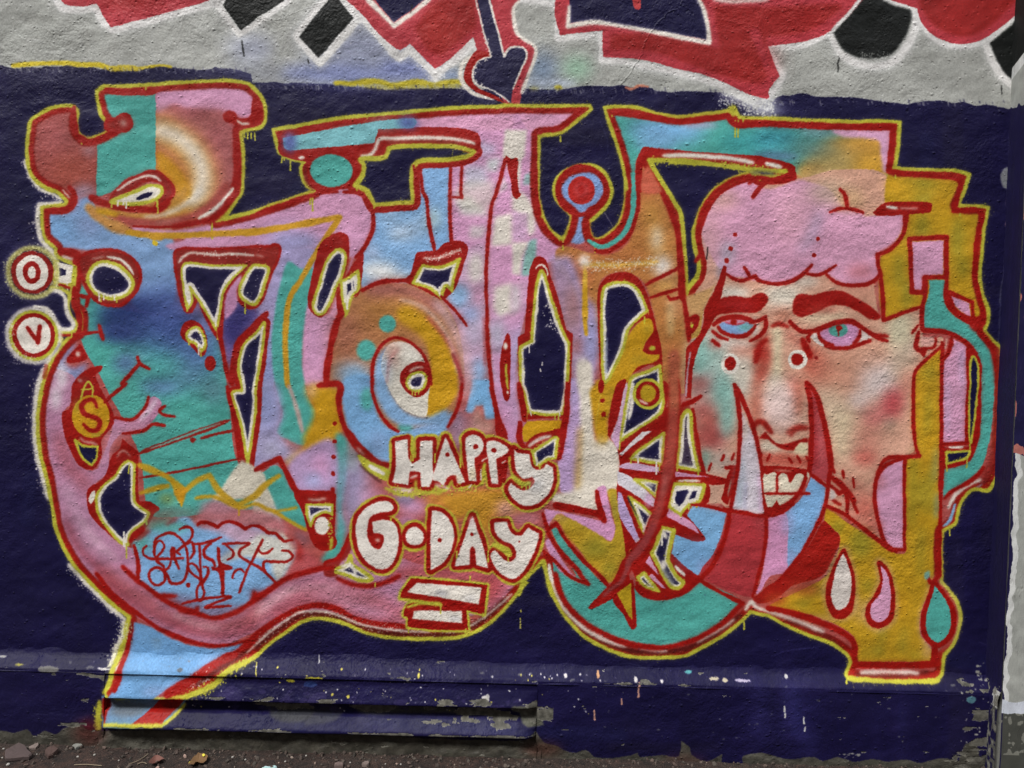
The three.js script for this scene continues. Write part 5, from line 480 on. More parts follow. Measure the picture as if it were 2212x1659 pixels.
// gold block: inlay outlines
S(R, 40, 'H 1180,200 1180,320 1130,420 1050,500 945,540! 950,620 975,750 1000,1110! 1150,1050 1320,995', 1); F(R, 'H 905,180! 1020,90 1380,90 1415,110 1400,175 1200,195 940,205'); S(WT, 30, 'H 1030,130 1110,140', 5); S('#e0c8c0', 18, 'H 1140,140 1290,145', 8, 0.7); S(R, 44, 'H 1200,180 1185,300', 1); S(R, 34, 'H 650,0 680,60 685,130', 0); 
SC(R, 46, 'H 1222,405! 1545,390! 1535,735! 1355,740! 1345,870! 1245,865!'); S(R, 44, 'H 1360,730 1355,900 1335,1000 1335,1190 1370,1205', 1); S(R, 40, 'H 1545,740 1540,930 1610,1040 1760,1140', 2); SC(R, 40, 'H 1545,865! 1765,950! 1775,1110! 1620,1020'); S(R, 48, 'H 1600,165 1840,175 1800,450 1785,700 1820,880 1860,1050 1860,1130', 2); S(R, 50, 'H 1640,20 1610,160', 2); S(R, 44, 'H 1340,1195 1500,1205 1620,1240 1740,1330 1790,1450 1820,1659 L 1820,350 1770,580 1640,690 1500,720', 2); S(R, 56, 'H 1760,1160 1900,1290 1960,1450 1980,1659', 8, 0.85); S('#8a2a1c', 40, 'H 1990,1350 1990,1659 L 1975,300 1940,550', 8, 0.8); S(R, 40, 'L 1520,990 1600,920 1750,840 1860,720', 5);
S(R, 38, 'H 1505,1300 1500,1659 L 1500,500 1490,1000 1480,1659 P 1440,20', 1); S(R, 40, 'H 1590,1260 1560,1380 1520,1440', 1); S(R, 36, 'H 1500,1330 1400,1420 1280,1540 1260,1659 L 1262,400 1285,560 1310,620! 1180,630 1030,640 960,730 925,900 940,1100 980,1290 1010,1360', 1); SC(R, 32, 'L 1180,640! 1020,700 940,820 920,1000 950,1190 1000,1350 1080,1430! 1180,1430!'); S(R, 40, 'H 1730,1340 1735,1659 L 1715,510! 1520,520!', 1); S(R, 50, 'L 1510,540 1500,900', 2); S(R, 70, 'H 1740,1330 1790,1400', 2);
hole('H 1775,1420 1815,1500 1815,1659 L 1800,200 1755,510! 1740,480 1745,100 H 1750,1500', { r: 26, w: 0, y: 22 }); hole('L 1540,590! 1745,580! 1710,640 1545,690!', { r: 30, w: 0, y: 26 }); S(WT, 26, 'L 1570,548 1680,545', 3); drips(YL, 'L 1745,520,40 1545,690,65 1718,640,80', 12);
S(R, 34, 'H 1300,1150 1245,1215', 2); S(R, 40, 'H 1300,1210 1280,1340 1340,1390', 2); F(R, 'H 1310,1340! 1390,1340 1370,1380 1350,1430 1320,1400', 3); S(R, 34, 'H 1450,1270 1430,1340 1380,1350', 2); F('#cd9a90', 'H 1320,1250! 1430,1260 1420,1320 1330,1330', 5); S('#cdb0a0', 20, 'H 1545,1270 1530,1350', 4, 0.8);
// drops
for (const [c, p, q] of [['#d8cfc8', 'L 650,1460! 600,1560 P 555,80 550,200 600,295 680,260 720,150 715,0 L 690,1560', 'L 655,1440! 590,1560 P 520,100 520,220 570,330 640,350 710,290 735,150 730,0 L 700,1560'], ['#cf98b8', 'L 975,1570! P 990,20 970,150 890,260 900,370 960,400 1040,350 1060,200 1050,60 1020,-40', 'L 965,1545! P 985,40 940,160 870,280 880,390 960,430 1060,370 1075,220 1060,60 1020,-60'], [TE, 'P 1435,80! 1410,200 1365,350 1370,480 1430,560 1480,570 1560,490 1580,350 1530,200', 'P 1430,50! 1390,200 1340,350 1350,500 1420,590 1480,600 1580,510 1610,350 1550,200']]) { SC(p === '' ? R : '#c7a6a0', 110, q, 16, 0.35); SC(R, 46, q, 1); F(R, q); F(c, p, 1); }
S(R, 50, 'P 1380,0 1410,60 1470,0', 2); S(R, 60, 'P 1440,600 1440,700 1420,760', 2); F('#6fa59c', 'L 1350,1640 1390,1610 1400,1659 P 1360,30', 6, 0.9); 
S(R, 60, 'P 0,275 250,330 500,420 680,510 750,600 740,720', 3); S(R, 70, 'P 760,770 1100,770 1440,765', 3); SC(YL, 40, 'P 690,882! 850,896 1050,906 1250,910 1450,902! 1500,840! 1450,902! 1250,910 1050,906 850,896', 3, 0);
// ---- plinth: flaked paint, bare render, splashes
const CON = '#5b5c56', DIRT = '#3e3a33';
function flakes(col, x0, y0, x1, y1, n, r, a = 1) { for (let k = 0; k < n; k++) { const x = x0 + rnd() * (x1 - x0), y = y0 + rnd() * (y1 - y0), q = r * (0.3 + rnd() * rnd() * 1.6), m = 5 + Math.floor(rnd() * 4); let s = 'A'; const e = 0.35 + rnd() * 0.5; for (let i = 0; i < m; i++) { const t = i / m * 6.283, u = q * (0.55 + rnd() * 0.75); s += ` ${(x + Math.cos(t) * u).toFixed(0)},${(y + Math.sin(t) * u * e).toFixed(0)}!`; } F(col, s, 0, a); } }
F('#6b9ac8', 'M 1130,560 1640,600 1900,640 2110,580! 1900,745 1650,880 1450,970 1330,1055! 960,1050! 1010,930 1090,720', 5, 0.55); S(R, 50, 'M 1125,520 1090,690 1035,850 985,990', 3); S(R, 80, 'M 2030,680 1800,810 1600,930 1450,1020', 4); S(YL, 40, 'M 2140,735 2000,800 1910,870 1850,940 1720,1000 1595,1050', 4); S(YL, 40, 'M 1075,560 1035,680 975,800 945,930 885,1020', 4); S(MR, 30, 'M 2000,740 1850,830 1700,940', 8, 0.8);
// bare render below the ragged lower edge of the navy
F('#4a4841', 'M -900,1330 -200,1330 40,1340 120,1360 230,1330 300,1395 380,1340 480,1370 560,1310 700,1290 760,1330 860,1340 1400,1330 2212,1340 N 1000,1370 1500,1400 2212,1420 O 160,1400 200,1370 280,1440 380,1470 520,1530 640,1510 720,1570 850,1580 1000,1560 1090,1530! 1110,1570 1300,1555 1440,1560 1460,1420! 1540,1480! 1560,1550 1680,1620! 1820,1545! 1830,1659 1990,1659 2000,1560 2150,1530 2212,1540 P 60,1560 200,1590 380,1570 480,1600 600,1570 750,1610 900,1590 1040,1610 1200,1590 1320,1620 1500,1580 1650,1600! 1700,1450! 1800,1440 1830,1560! 1900,1600 2000,1560 2212,1600 2900,1600 2900,2600 M -900,2600', 0); 
D('#5a2320', 'M 760,1370', 130, 110, 50, 0.6); D('#4d2a22', 'O 260,1500', 180, 60, 40, 0.7); D('#56302a', 'O 1500,1600', 200, 50, 40, 0.5); D('#39352e', 'N 900,1500', 1300, 60, 60, 0.6); flakes('#6e6e66', -100, 1340, 8848, 1659, 0, 10);
{ // colours of the slot: dusty render showing through the navy
  F('#474843', 'N 880,1105 1700,1135 1750,1185 1400,1190 1000,1195 880,1170', 5, 0.9); F('#3c3d3c', 'N 100,1090 500,1120 460,1230 300,1260 140,1200', 8, 0.8); F('#3c3d3c', 'N 560,1130 760,1140 700,1230 500,1280 420,1270', 8, 0.6); F('#28264a', 'N 880,1195 1400,1185 2000,1200 2212,1240 O 60,1230 0,1390 N 2000,1380 1200,1350 900,1260', 10, 0.9);
  F('#59594f', 'O 0,1130! 150,1135 240,1190 275,1290! 170,1310 90,1250 60,1180 0,1160', 5);
}
{ const fl = (c, y0, y1, x0, x1, n, r, a) => { for (let k = 0; k < n; k++) { const x = x0 + rnd() * (x1 - x0), yy = y0 + (y1 - y0) * rnd() + x * 0.0255; flakes(c, x, yy, x + 1, yy + 1, 1, r, a); } };
  fl('#5f5f62', 5690, 5780, 0, 8300, 22, 22, 0.8); fl('#77767a', 5640, 5790, 0, 8300, 90, 8, 0.8); fl('#55555f', 5800, 6250, 4700, 8300, 70, 11, 0.8); fl('#3c3560', 5900, 6080, 1600, 4700, 40, 60, 0.4); }
flakes('#a19f97', 8300, 5950, 8560, 6640, 24, 14, 0.95); flakes('#8e8d85', 8440, 5700, 8560, 5960, 24, 22, 0.95); flakes('#9b9a92', 7250, 6500, 7450, 6600, 14, 20, 0.9);
S('#33306a', 130, 'P 180,980 200,1200 360,1450', 50, 0.6); S('#33306a', 90, 'O 2100,900 2150,1100 2120,1400', 50, 0.45); S('#2b2863', 260, 'P 300,1000 300,1300', 90, 0.4); drips('#c9c8c4', 'P 140,1130,40 145,1190,30 310,1220,60 320,1310,30', 14);
// splashes
for (const [c, p, rx, ry] of [['#e2ddd6', 'O 465,855', 15, 17], ['#e2ddd6', 'O 1070,893', 14, 20], ['#e6e2dc', 'O 1297,910', 13, 13], ['#dba777', 'O 742,850', 12, 24], ['#e2ddd6', 'O 250,846', 6, 6], ['#e2ddd6', 'O 390,853', 6, 6], ['#e2ddd6', 'O 763,903', 7, 7], ['#57a6a6', 'O 1518,822', 32, 12], ['#c9bf9f', 'O 1745,885', 44, 12], ['#c9bf9f', 'O 1840,903', 26, 14], ['#b9b0c4', 'O 1990,905', 70, 10], ['#e2d458', 'N 1408,860', 10, 18], ['#e2d458', 'N 1415,805', 6, 10], ['#e2d458', 'N 745,800', 9, 9], ['#e2d458', 'N 660,1027', 11, 9], ['#e2d458', 'N 795,1045', 14, 12], ['#a8a02f', 'N 300,905', 40, 14], ['#a8a02f', 'N 505,876', 80, 8], ['#dedad4', 'N 1980,1060', 30, 24], ['#b9b6b0', 'N 2000,1050', 20, 30], ['#d7d4ce', 'P 150,860', 14, 16], ['#d8d4cd', 'M 890,805', 60, 7], ['#a7a045', 'M 165,765', 40, 7], ['#a7a79f', 'M 30,690', 34, 8], ['#6f6e69', 'M 420,810', 90, 26], ['#54808c', 'P 1755,1070', 40, 30], ['#20305f', 'N 470,935', 60, 26]]) D(c, p, rx, ry, 1, 0.92);
drips('#b98a78', 'O 1100,920,30 1092,960,85 712,1160,80 946,1065,45', 14); drips('#d8cf5a', 'O 78,290,15 72,360,95 N 8,740,120', 9); drips('#c9c8c4', 'N 545,680,60', 9);
for (let k = 0; k < 90; k++) { const x = 1500 + rnd() * 3600; D(rnd() < 0.8 ? '#dcd9d3' : '#d6cb5a', `A ${x},${5690 + rnd() * 380 + x * 0.0255}`, 3 + rnd() * 5, 3 + rnd() * 5); }
drips('#d8d6d0', 'G 1690,500,80', 0.01); S('#cfc7b8', 6, 'G 800,180 870,300', 0, 0.6); S('#3a3c60', 8, 'C 760,1050 820,1200 830,1320', 2, 0.5); S('#3a3c60', 8, 'O 900,770 1000,755 1150,790', 2, 0.5); S('#37356a', 8, 'P 30,690 200,640 420,620', 2, 0.6);
speck('#3f3d70', 'O 0,500 2000,650', 300, 120, 2, 6, 0.5);

// paint knocked off arrises, in the slot and at the corner, down to the render
function worn(X, Y) {
  const n = fbm(X * 13 + 60, Y * 40 + 11, 5, 140), e = (c, r) => Math.exp(-(((Y - c) / r) ** 2)), sl = X > FOOT.xa && X < FOOT.xb ? 1 : 0, far = X > -0.98 ? 1 : 0.1, pat = vn(X * 2.3 + 5, 2, 145);
  return n - 0.8 + 0.2 * e(0.316, 0.005) * pat * pat * 1.3 + sl * (0.34 * e(0.113, 0.007) + far * (0.3 * e(0.229, 0.012) * (0.55 + 0.75 * pat) + 0.31 * e(0.195, 0.022) + 0.27 * e(0.15, 0.025) * (0.3 + 0.7 * pat))) + (X > 0.07 && X < 0.19 ? 0.5 * e(0.19, 0.03) : 0) + (X > 1.7 ? 0.3 * Math.min(1, (X - 1.7) / 0.12) * (Y < 0.25 ? 1 : 0.35) : 0) + (X < FOOT.xa ? 0.15 * e(0.3, 0.022) : 0) - (sl && X < -1.15 ? 0.12 : 0);
}
// ---- grain: the spray breaks up on the rough render
{
  const im = g.getImageData(0, 0, TEX.w, TEX.h), s = im.data, o = new Uint8ClampedArray(s.length), w = TEX.w, h = TEX.h;
  for (let y = 0; y < h; y++) for (let x = 0; x < w; x++) {
    const a = (vn(x * 0.31, y * 0.31, 3) - 0.5) * 1.25 + (vn(x * 0.06, y * 0.06, 4) - 0.5) * 1.2 + (rnd() - 0.5) * 1, b = (vn(x * 0.31, y * 0.31, 5) - 0.5) * 1.25 + (vn(x * 0.06, y * 0.06, 6) - 0.5) * 1.2 + (rnd() - 0.5) * 1;
    const fx = Math.max(0, Math.min(w - 1.01, x + a)), fy = Math.max(0, Math.min(h - 1.01, y + b)), x0 = fx | 0, y0 = fy | 0, u = fx - x0, v = fy - y0;
    const k0 = (y0 * w + x0) * 4, k1 = k0 + 4, k2 = k0 + w * 4, k3 = k2 + 4, k = (y * w + x) * 4;
    const m = 1 + (vn(x * 0.5, y * 0.5, 8) - 0.5) * 0.13 + (vn(x * 0.02, y * 0.02, 9) - 0.5) * 0.12 + (rnd() - 0.5) * 0.07, d = (vn(x * 0.012, y * 0.03, 12) - 0.5) * 5;
    for (let c = 0; c < 3; c++) o[k + c] = (s[k0 + c] * (1 - u) * (1 - v) + s[k1 + c] * u * (1 - v) + s[k2 + c] * (1 - u) * v + s[k3 + c] * u * v) * m + d;
    o[k + 3] = 255;
    const Y = TEX.y1 - y / TEX.k, X = TEX.x0 + x / TEX.k;
    if (Y < 0.37) {                                              // paint knocked off arrises and the slot, down to the render
      const wv = worn(X, Y);
      if (wv > 0) { const q = 0.62 + fbm(X * 60, Y * 60, 4, 150) * 0.75, d2 = wv < 0.014 ? 1.3 : 1; o[k] = 92 * q * d2; o[k + 1] = 90 * q * d2; o[k + 2] = 83 * q * d2; }
      if (Y < 0.11) { const q = 0.7 + fbm(X * 40, Y * 60, 4, 155) * 0.6; const b = o[k] + o[k + 1] - o[k + 2]; if (b > 52) { o[k] *= q; o[k + 1] *= q; o[k + 2] *= q; } }
    }
  }
  s.set(o); g.putImageData(im, 0, 0);
}
const paintTex = new THREE.CanvasTexture(cv); paintTex.colorSpace = THREE.SRGBColorSpace; paintTex.magFilter = THREE.LinearFilter; paintTex.anisotropy = 8;
// ---------------------------------------------------------------- relief of the render: lumps, trowel marks, pits
const heightTex = (() => {
  const w = TEX.w, h = TEX.h, H = new Float32Array(w * h);
  for (let y = 0; y < h; y++) for (let x = 0; x < w; x++) {
    const wx = x + (vn(x * 0.03, y * 0.03, 20) - 0.5) * 14, wy = y + (vn(x * 0.03, y * 0.03, 21) - 0.5) * 14;
    const amp = 0.16 + 1.35 * vn(x * 0.006, y * 0.008, 26) * (0.5 + vn(x * 0.03, y * 0.02, 27));
    H[y * w + x] = amp * (0.30 * vn(wx * 0.42, wy * 0.48, 22) + 0.34 * vn(wx * 0.17, wy * 0.21, 23) + 0.28 * vn(wx * 0.07, wy * 0.075, 24) + 0.1 * vn(wx * 0.02 + wy * 0.01, wy * 0.3 - wx * 0.04, 25) * vn(x * 0.01, y * 0.01, 28));
    const Y = TEX.y1 - y / TEX.k; if (Y < 0.37 && worn(TEX.x0 + x / TEX.k, Y) > 0) H[y * w + x] -= 0.4;
  }
  const lump = (cx, cy, r, a, e = 1) => { const R2 = Math.ceil(r * 1.6); for (let y = -R2; y <= R2; y++) for (let x = -R2; x <= R2; x++) { const X = Math.round(cx + x), Y = Math.round(cy + y); if (X < 0 || Y < 0 || X >= w || Y >= h) continue; const d = Math.hypot(x / e, y) / r; H[Y * w + X] += a * Math.exp(-d * d * 2.2); } };
  for (let k = 0; k < 5200; k++) lump(rnd() * w, rnd() * h, 0.9 + rnd() * rnd() * 2.2, 0.35 + rnd() * 0.95, 0.8 + rnd() * 0.8);
  for (let k = 0; k < 1500; k++) lump(rnd() * w, rnd() * h * 0.2, 0.8 + rnd() * 1.7, -0.5 - rnd() * 0.6);
  for (let k = 0; k < 90; k++) { let x = rnd() * w, y = rnd() * h, a = rnd() * 6.28; const n = 30 + rnd() * 90, b = (rnd() - 0.5) * 0.02, s = rnd() < 0.5 ? 0.13 : -0.13; for (let i = 0; i < n; i++) { lump(x, y, 1.1, s); x += Math.cos(a) * 1.2; y += Math.sin(a) * 1.2; a += b; } }
  // hairline ridges where cracks were filled and painted over
  for (const [p, a, r] of [['C 1480,-20 1440,70 1340,110 1260,200 1200,265 1140,370 1120,470 1060,560 1010,640 930,740', 1.1, 1.5], ['C 380,320 330,390 300,500 260,590', 0.5, 1.2], ['C 1560,530 1640,620 1850,700', 0.4, 1.3], ['C 1870,180 2050,210 2160,260', 0.6, 1.3], ['B 0,180 200,170 430,70 600,10', 0.6, 1.2], ['G 300,580 520,570', 0.5, 1.2], ['A 560,900 740,885', 0.8, 1.4]]) { const P = pts(p); for (let i = 1; i < P.length; i++) { const n = Math.ceil(Math.hypot(P[i][0] - P[i - 1][0], P[i][1] - P[i - 1][1])); for (let k = 0; k < n; k++) lump(P[i - 1][0] + (P[i][0] - P[i - 1][0]) * k / n + (vn(k * 0.2, i, 30) - 0.5) * 3, P[i - 1][1] + (P[i][1] - P[i - 1][1]) * k / n + (vn(k * 0.2, i, 31) - 0.5) * 3, r, a * 0.32); } }
  const d = new Uint8Array(w * h * 4);
  for (let y = 0; y < h; y++) for (let x = 0; x < w; x++) { const v = Math.max(0, Math.min(255, (H[y * w + x] + 0.35) / 2 * 255)), k = ((h - 1 - y) * w + x) * 4; d[k] = d[k + 1] = d[k + 2] = v; d[k + 3] = 255; }
  const t = new THREE.DataTexture(d, w, h, THREE.RGBAFormat); t.magFilter = t.minFilter = THREE.LinearFilter; t.wrapS = t.wrapT = THREE.RepeatWrapping; t.needsUpdate = true; return t;
})();
const paintMat = new THREE.MeshPhysicalMaterial({ map: paintTex, roughness: 0.55, specularIntensity: 0.34, bumpMap: heightTex, bumpScale: 0.006 });
const texUV = (x, y) => [(x - TEX.x0) / (TEX.x1 - TEX.x0), (y - TEX.y0) / (TEX.y1 - TEX.y0)];
const shadow = (m) => { m.castShadow = m.receiveShadow = true; return m; };
function part(name, geo, mat, parent) { const m = shadow(new THREE.Mesh(geo, mat)); m.name = name; parent.add(m); return m; }
function thing(name, label, category, group) { const o = new THREE.Group(); o.name = name; o.userData = { label, category }; if (group) o.userData.group = group; scene.add(o); return o; }
// a sheet swept along x from a list of [z, y] points; the surface is uneven by `rough` metres
function sweep(prof, x0, x1, dx, dy, rough, uvf = texUV, sd = 40, warp) {
  const rows = []; for (let i = 0; i < prof.length - 1; i++) { const [z0, y0] = prof[i], [z1, y1] = prof[i + 1], n = Math.max(1, Math.round(Math.hypot(z1 - z0, y1 - y0) / dy)); for (let k = i ? 1 : 0; k <= n; k++) rows.push([z0 + (z1 - z0) * k / n, y0 + (y1 - y0) * k / n]); }
  const nx = Math.max(1, Math.round((x1 - x0) / dx)), pos = [], uv = [], idx = [], m = rows.length;
  for (let i = 0; i <= nx; i++) { const x = x0 + (x1 - x0) * i / nx; rows.forEach(([z, y], j) => {
    const edge = j === 0 || j === m - 1 ? 0.25 : 1, n1 = (fbm(x * 9 + 40, (y + z) * 14 + 9, 3, sd) - 0.5) * 2 * rough * edge, n2 = (fbm(x * 30 + 7, (y - z) * 40 + 3, 2, sd + 3) - 0.5) * rough * edge;
    const zz = warp ? warp(x, y, z) : z; pos.push(x, y + (n1 * 0.6 + n2) * (y > 0.4 ? 0 : 1) * edge, zz + n1 + n2 * 0.6); uv.push(...uvf(x, y, z)); }); }
  for (let i = 0; i < nx; i++) for (let j = 0; j < m - 1; j++) { const a = i * m + j, b = a + 1, c = a + m, d = c + 1; idx.push(a, b, c, b, d, c); }
  const g3 = new THREE.BufferGeometry(); g3.setAttribute('position', new THREE.Float32BufferAttribute(pos, 3)); g3.setAttribute('uv', new THREE.Float32BufferAttribute(uv, 2)); g3.setIndex(idx); g3.computeVertexNormals(); return g3;
}
const f = FOOT, XP = 1.89, PZ = 0.1;
const wall = thing('mural_wall', 'rendered wall with navy ground, colourful sprayed lettering, a painted face and a low plinth', 'wall');
part('painted_face', sweep([[0, TEX.y1], [0, f.ledge - 0.004]], TEX.x0, XP + 0.02, 0.0085, 0.0085, 0.0045), paintMat, wall);
part('sloped_ledge', sweep([[-0.003, f.ledge + 0.03], [0.002, f.ledge + 0.012], [0.011, f.ledge - 0.004], [f.face - 0.012, f.ledgeLow + 0.007], [f.face - 0.003, f.ledgeLow - 0.002], [f.face + 0.001, f.ledgeLow - 0.014]], TEX.x0, XP + 0.02, 0.012, 0.008, 0.004, texUV, 44), paintMat, wall).userData.label = 'sloped ledge splashed with small spots of paint';
part('plinth', sweep([[f.face - 0.001, f.ledgeLow - 0.004], [f.face, 0.1], [f.face - 0.004, 0.05], [f.face - 0.012, -0.05]], TEX.x0, f.xa, 0.012, 0.012, 0.005, texUV, 48), paintMat, wall);
part('plinth', sweep([[f.face - 0.001, f.ledgeLow - 0.004], [f.face, 0.1], [f.face - 0.004, 0.05], [f.face - 0.012, -0.05]], f.xb, XP + 0.02, 0.012, 0.012, 0.005, texUV, 48), paintMat, wall);
// the lips die into the plinth at the ends of the slot
const ease = (x, y, z) => { const d = Math.min((f.xb - x) / 0.05, (x - f.xa) / 0.02), t = Math.max(0, Math.min(1, d)); return z > f.face - 0.006 ? f.face - 0.004 + (z - f.face + 0.004) * t * (2 - t) : z; };
const lipUp = part('drip_lip', sweep([[f.face - 0.006, f.ledgeLow - 0.004], [f.face - 0.006, f.lipTop], [f.lipZ - 0.003, f.lip + 0.004], [f.lipZ, f.lip - 0.004], [f.lipZ - 0.008, f.lip - 0.009], [f.back - 0.01, f.lip - 0.007]], f.xa - 0.004, f.xb + 0.004, 0.007, 0.006, 0.0034, texUV, 52, ease), paintMat, wall);
const lipDn = part('lower_lip', sweep([[f.back - 0.006, f.sill + 0.004], [f.back + 0.02, f.sill - 0.004], [f.sillZ - 0.003, f.sillLow + 0.003], [f.sillZ, f.sillLow - 0.005], [f.sillZ - 0.008, f.sillLow - 0.012], [f.base - 0.006, f.sillLow - 0.013]], f.xa + 0.002, f.xb - 0.002, 0.007, 0.006, 0.0036, texUV, 56, ease), paintMat, wall);
lipUp.userData.label = 'upper drip lip with paint flaked off in patches'; lipDn.userData.label = 'lower drip lip with a pale chipped edge';
part('slot_back', sweep([[f.back, f.lip + 0.01], [f.back, f.sill - 0.004]], f.xa - 0.01, f.xb + 0.01, 0.01, 0.01, 0.004, texUV, 60), paintMat, wall).userData.label = 'dark back of the slot showing bare render';
part('base_course', sweep([[f.base, f.sillLow], [f.base, 0.05], [f.base + 0.004, -0.05]], f.xa - 0.02, f.xb + 0.02, 0.01, 0.01, 0.013, texUV, 64), paintMat, wall).userData.label = 'bare dirty render at the foot of the wall';
{ // ends of the slot: the plinth's returns
  for (const [x, s] of [[f.xa, 1], [f.xb, -1]]) { const q = sweep([[f.face - 0.002, f.ledgeLow - 0.004], [f.face - 0.002, -0.05]], -0.06, 0, 0.01, 0.01, 0.004, (a, y) => texUV(x + a * 0.3 * s, y), 66); const P = q.attributes.position; for (let i = 0; i < P.count; i++) { const a = P.getX(i), z = P.getZ(i); P.setXYZ(i, x + (z - f.face) * s * 0.8, P.getY(i), f.face + a); } q.computeVertexNormals(); part('slot_end', q, paintMat, wall); }
}
// the rest of the wall, beyond what the photograph shows
const plainTex = (a, b, edge) => { const c = document.createElement('canvas'); c.width = 512; c.height = 512; const q = c.getContext('2d'), im = q.createImageData(512, 512); for (let y = 0; y < 512; y++) for (let x = 0; x < 512; x++) { const n = fbm(x * 0.02, y * 0.02, 4, 70), e = edge && y < edge + (fbm(x * 0.03, 3, 3, 71) - 0.5) * 14, col = e ? b : a, m = 0.88 + n * 0.24 + (rnd() - 0.5) * 0.08, k = (y * 512 + x) * 4; for (let i = 0; i < 3; i++) im.data[k + i] = col[i] * m; im.data[k + 3] = 255; } q.putImageData(im, 0, 0); const t = new THREE.CanvasTexture(c); t.colorSpace = THREE.SRGBColorSpace; t.magFilter = THREE.LinearFilter; return t; };
const fineBump = heightTex.clone(); fineBump.repeat.set(0.5, 0.5); fineBump.needsUpdate = true;
const sheet = (w, h, x, y, z, mat, name, par) => { const m = part(name, new THREE.PlaneGeometry(w, h, 1, 1), mat, par); m.position.set(x, y, z); return m; };
const leftMat = new THREE.MeshPhysicalMaterial({ map: plainTex([21, 17, 56], [163, 164, 159], 100), roughness: 0.65, specularIntensity: 0.45, bumpMap: fineBump, bumpScale: 0.004 });
const topMat = new THREE.MeshPhysicalMaterial({ map: plainTex([163, 164, 159], [163, 164, 159], 0), roughness: 0.65, specularIntensity: 0.45, bumpMap: fineBump, bumpScale: 0.004 });
sheet(2.4, 3.25, TEX.x0 - 1.2, TEX.y0 + 1.625, 0.001, leftMat, 'plain_face', wall); sheet(6.45, 2.2, TEX.x0 + 0.825, TEX.y1 + 1.1, 0, topMat, 'upper_face', wall);
{ const b = part('wall_core', new THREE.BoxGeometry(8, 5.5, 0.3), topMat, wall); b.position.set(-1.3, 2.65, -0.2); }
{ const b = part('plinth', new THREE.BoxGeometry(2.4, 0.4, 0.06), leftMat, wall); b.position.set(TEX.x0 - 1.201, 0.12, 0.022); }

// ---------------------------------------------------------------- the pillar that closes the wall on the right
const pillar = thing('corner_pillar', 'pale grey pillar standing proud at the end of the painted wall', 'pillar');
function pillarTex(W, H, m, fn) { const c = document.createElement('canvas'); c.width = W; c.height = H; const q = c.getContext('2d'), im = q.createImageData(W, H); for (let y = 0; y < H; y++) for (let x = 0; x < W; x++) { const col = fn((x + 0.5) / W * m[0], (1 - (y + 0.5) / H) * m[1]), n = 0.9 + fbm(x * 0.05, y * 0.05, 4, 80) * 0.2 + (rnd() - 0.5) * 0.09, k = (y * W + x) * 4; for (let i = 0; i < 3; i++) im.data[k + i] = col[i] * n; im.data[k + 3] = 255; } q.putImageData(im, 0, 0); const t = new THREE.CanvasTexture(c); t.colorSpace = THREE.SRGBColorSpace; t.magFilter = THREE.LinearFilter; return t; }
const NV = [23, 18, 60], GR = [158, 160, 155], WH = [205, 206, 204], CN = [70, 71, 66], PKc = [178, 108, 100];
const frontTex = pillarTex(512, 2048, [0.8, 3.2], (x, y) => { // x from the arris, y up
  const r = 0.012 + (fbm(y * 16, 2, 4, 82) - 0.5) * 0.034;
  if (y < 0.262 + (fbm(x * 20, 5, 3, 83) - 0.5) * 0.016) return fbm(x * 30, y * 30, 3, 84) > 0.66 && y > 0.1 ? [120, 120, 112] : x < 0.004 ? NV : CN;
  if (y < 0.305 + (fbm(x * 20, 9, 3, 85) - 0.5) * 0.02) return [198, 203, 214];
  if (y > 1.24 + (fbm(x * 12, 4, 2, 86) - 0.5) * 0.06 && y < 2.5) return fbm(x * 30, y * 12, 2, 88) > 0.68 && x < 0.05 ? PKc : NV;
  if (x < r - 0.006) return NV;
  if (x < r + 0.014 + (fbm(y * 30, 8, 2, 87) - 0.5) * 0.012) return WH;
  return GR; });
const sideTex = pillarTex(128, 2048, [0.11, 3.2], (z, y) => {
  if (y > 2.71 + z * 0.5) return [24, 26, 25];
  if (y > 2.665 + z * 0.5) return WH;
  if (y > 2.56 + (fbm(z * 60, 4, 2, 90) - 0.5) * 0.03) return GR;
  const c = fbm(z * 60, y * 30, 3, 91);
  if (y < 0.36 && c > 0.63) return [126, 124, 116];
  if (y < 0.28 && z > 0.07 && c > 0.5) return [92, 91, 86];
  if (y > 0.28 && y < 0.34 && z > 0.082 && c > 0.45) return [190, 190, 186];
  return NV; });
const pm = (map) => new THREE.MeshPhysicalMaterial({ map, roughness: 0.65, specularIntensity: 0.45, bumpMap: fineBump, bumpScale: 0.004 });
{ const frontMat = pm(frontTex), sideMat = pm(sideTex);
  part('front_face', sweep([[PZ, 3.2], [PZ, -0.05]], XP, XP + 0.8, 0.015, 0.02, 0.003, (x, y) => [(x - XP) / 0.8, y / 3.2], 94), frontMat, pillar);
  const q = sweep([[0, 3.2], [0, -0.05]], 0, PZ + 0.02, 0.012, 0.02, 0.003, (x, y) => [x / 0.11, y / 3.2], 97), P = q.attributes.position;
  for (let i = 0; i < P.count; i++) { const a = P.getX(i), y = P.getY(i), z = P.getZ(i), t = Math.min(1, Math.max(0, (0.345 - y) / 0.03)); P.setXYZ(i, XP - 0.0045 - z * 0.6 * (a < 0.09 ? 1 : 0.3) - 0.014 * t, y, PZ + 0.001 - (PZ + 0.02) * (1 - a / (PZ + 0.02)) ); }
  q.computeVertexNormals(); part('side_face', q, sideMat, pillar).userData.label = 'narrow navy side of the pillar, chipped near its foot';
  const up = part('upper_block', new THREE.BoxGeometry(3.4, 2.2, 0.4), topMat, pillar); up.position.set(XP + 1.7, 4.3, PZ - 0.2);
  const core = part('pillar_core', new THREE.BoxGeometry(3.4, 3.2, 0.38), topMat, pillar); core.position.set(XP + 1.715, 1.595, PZ - 0.2);
}
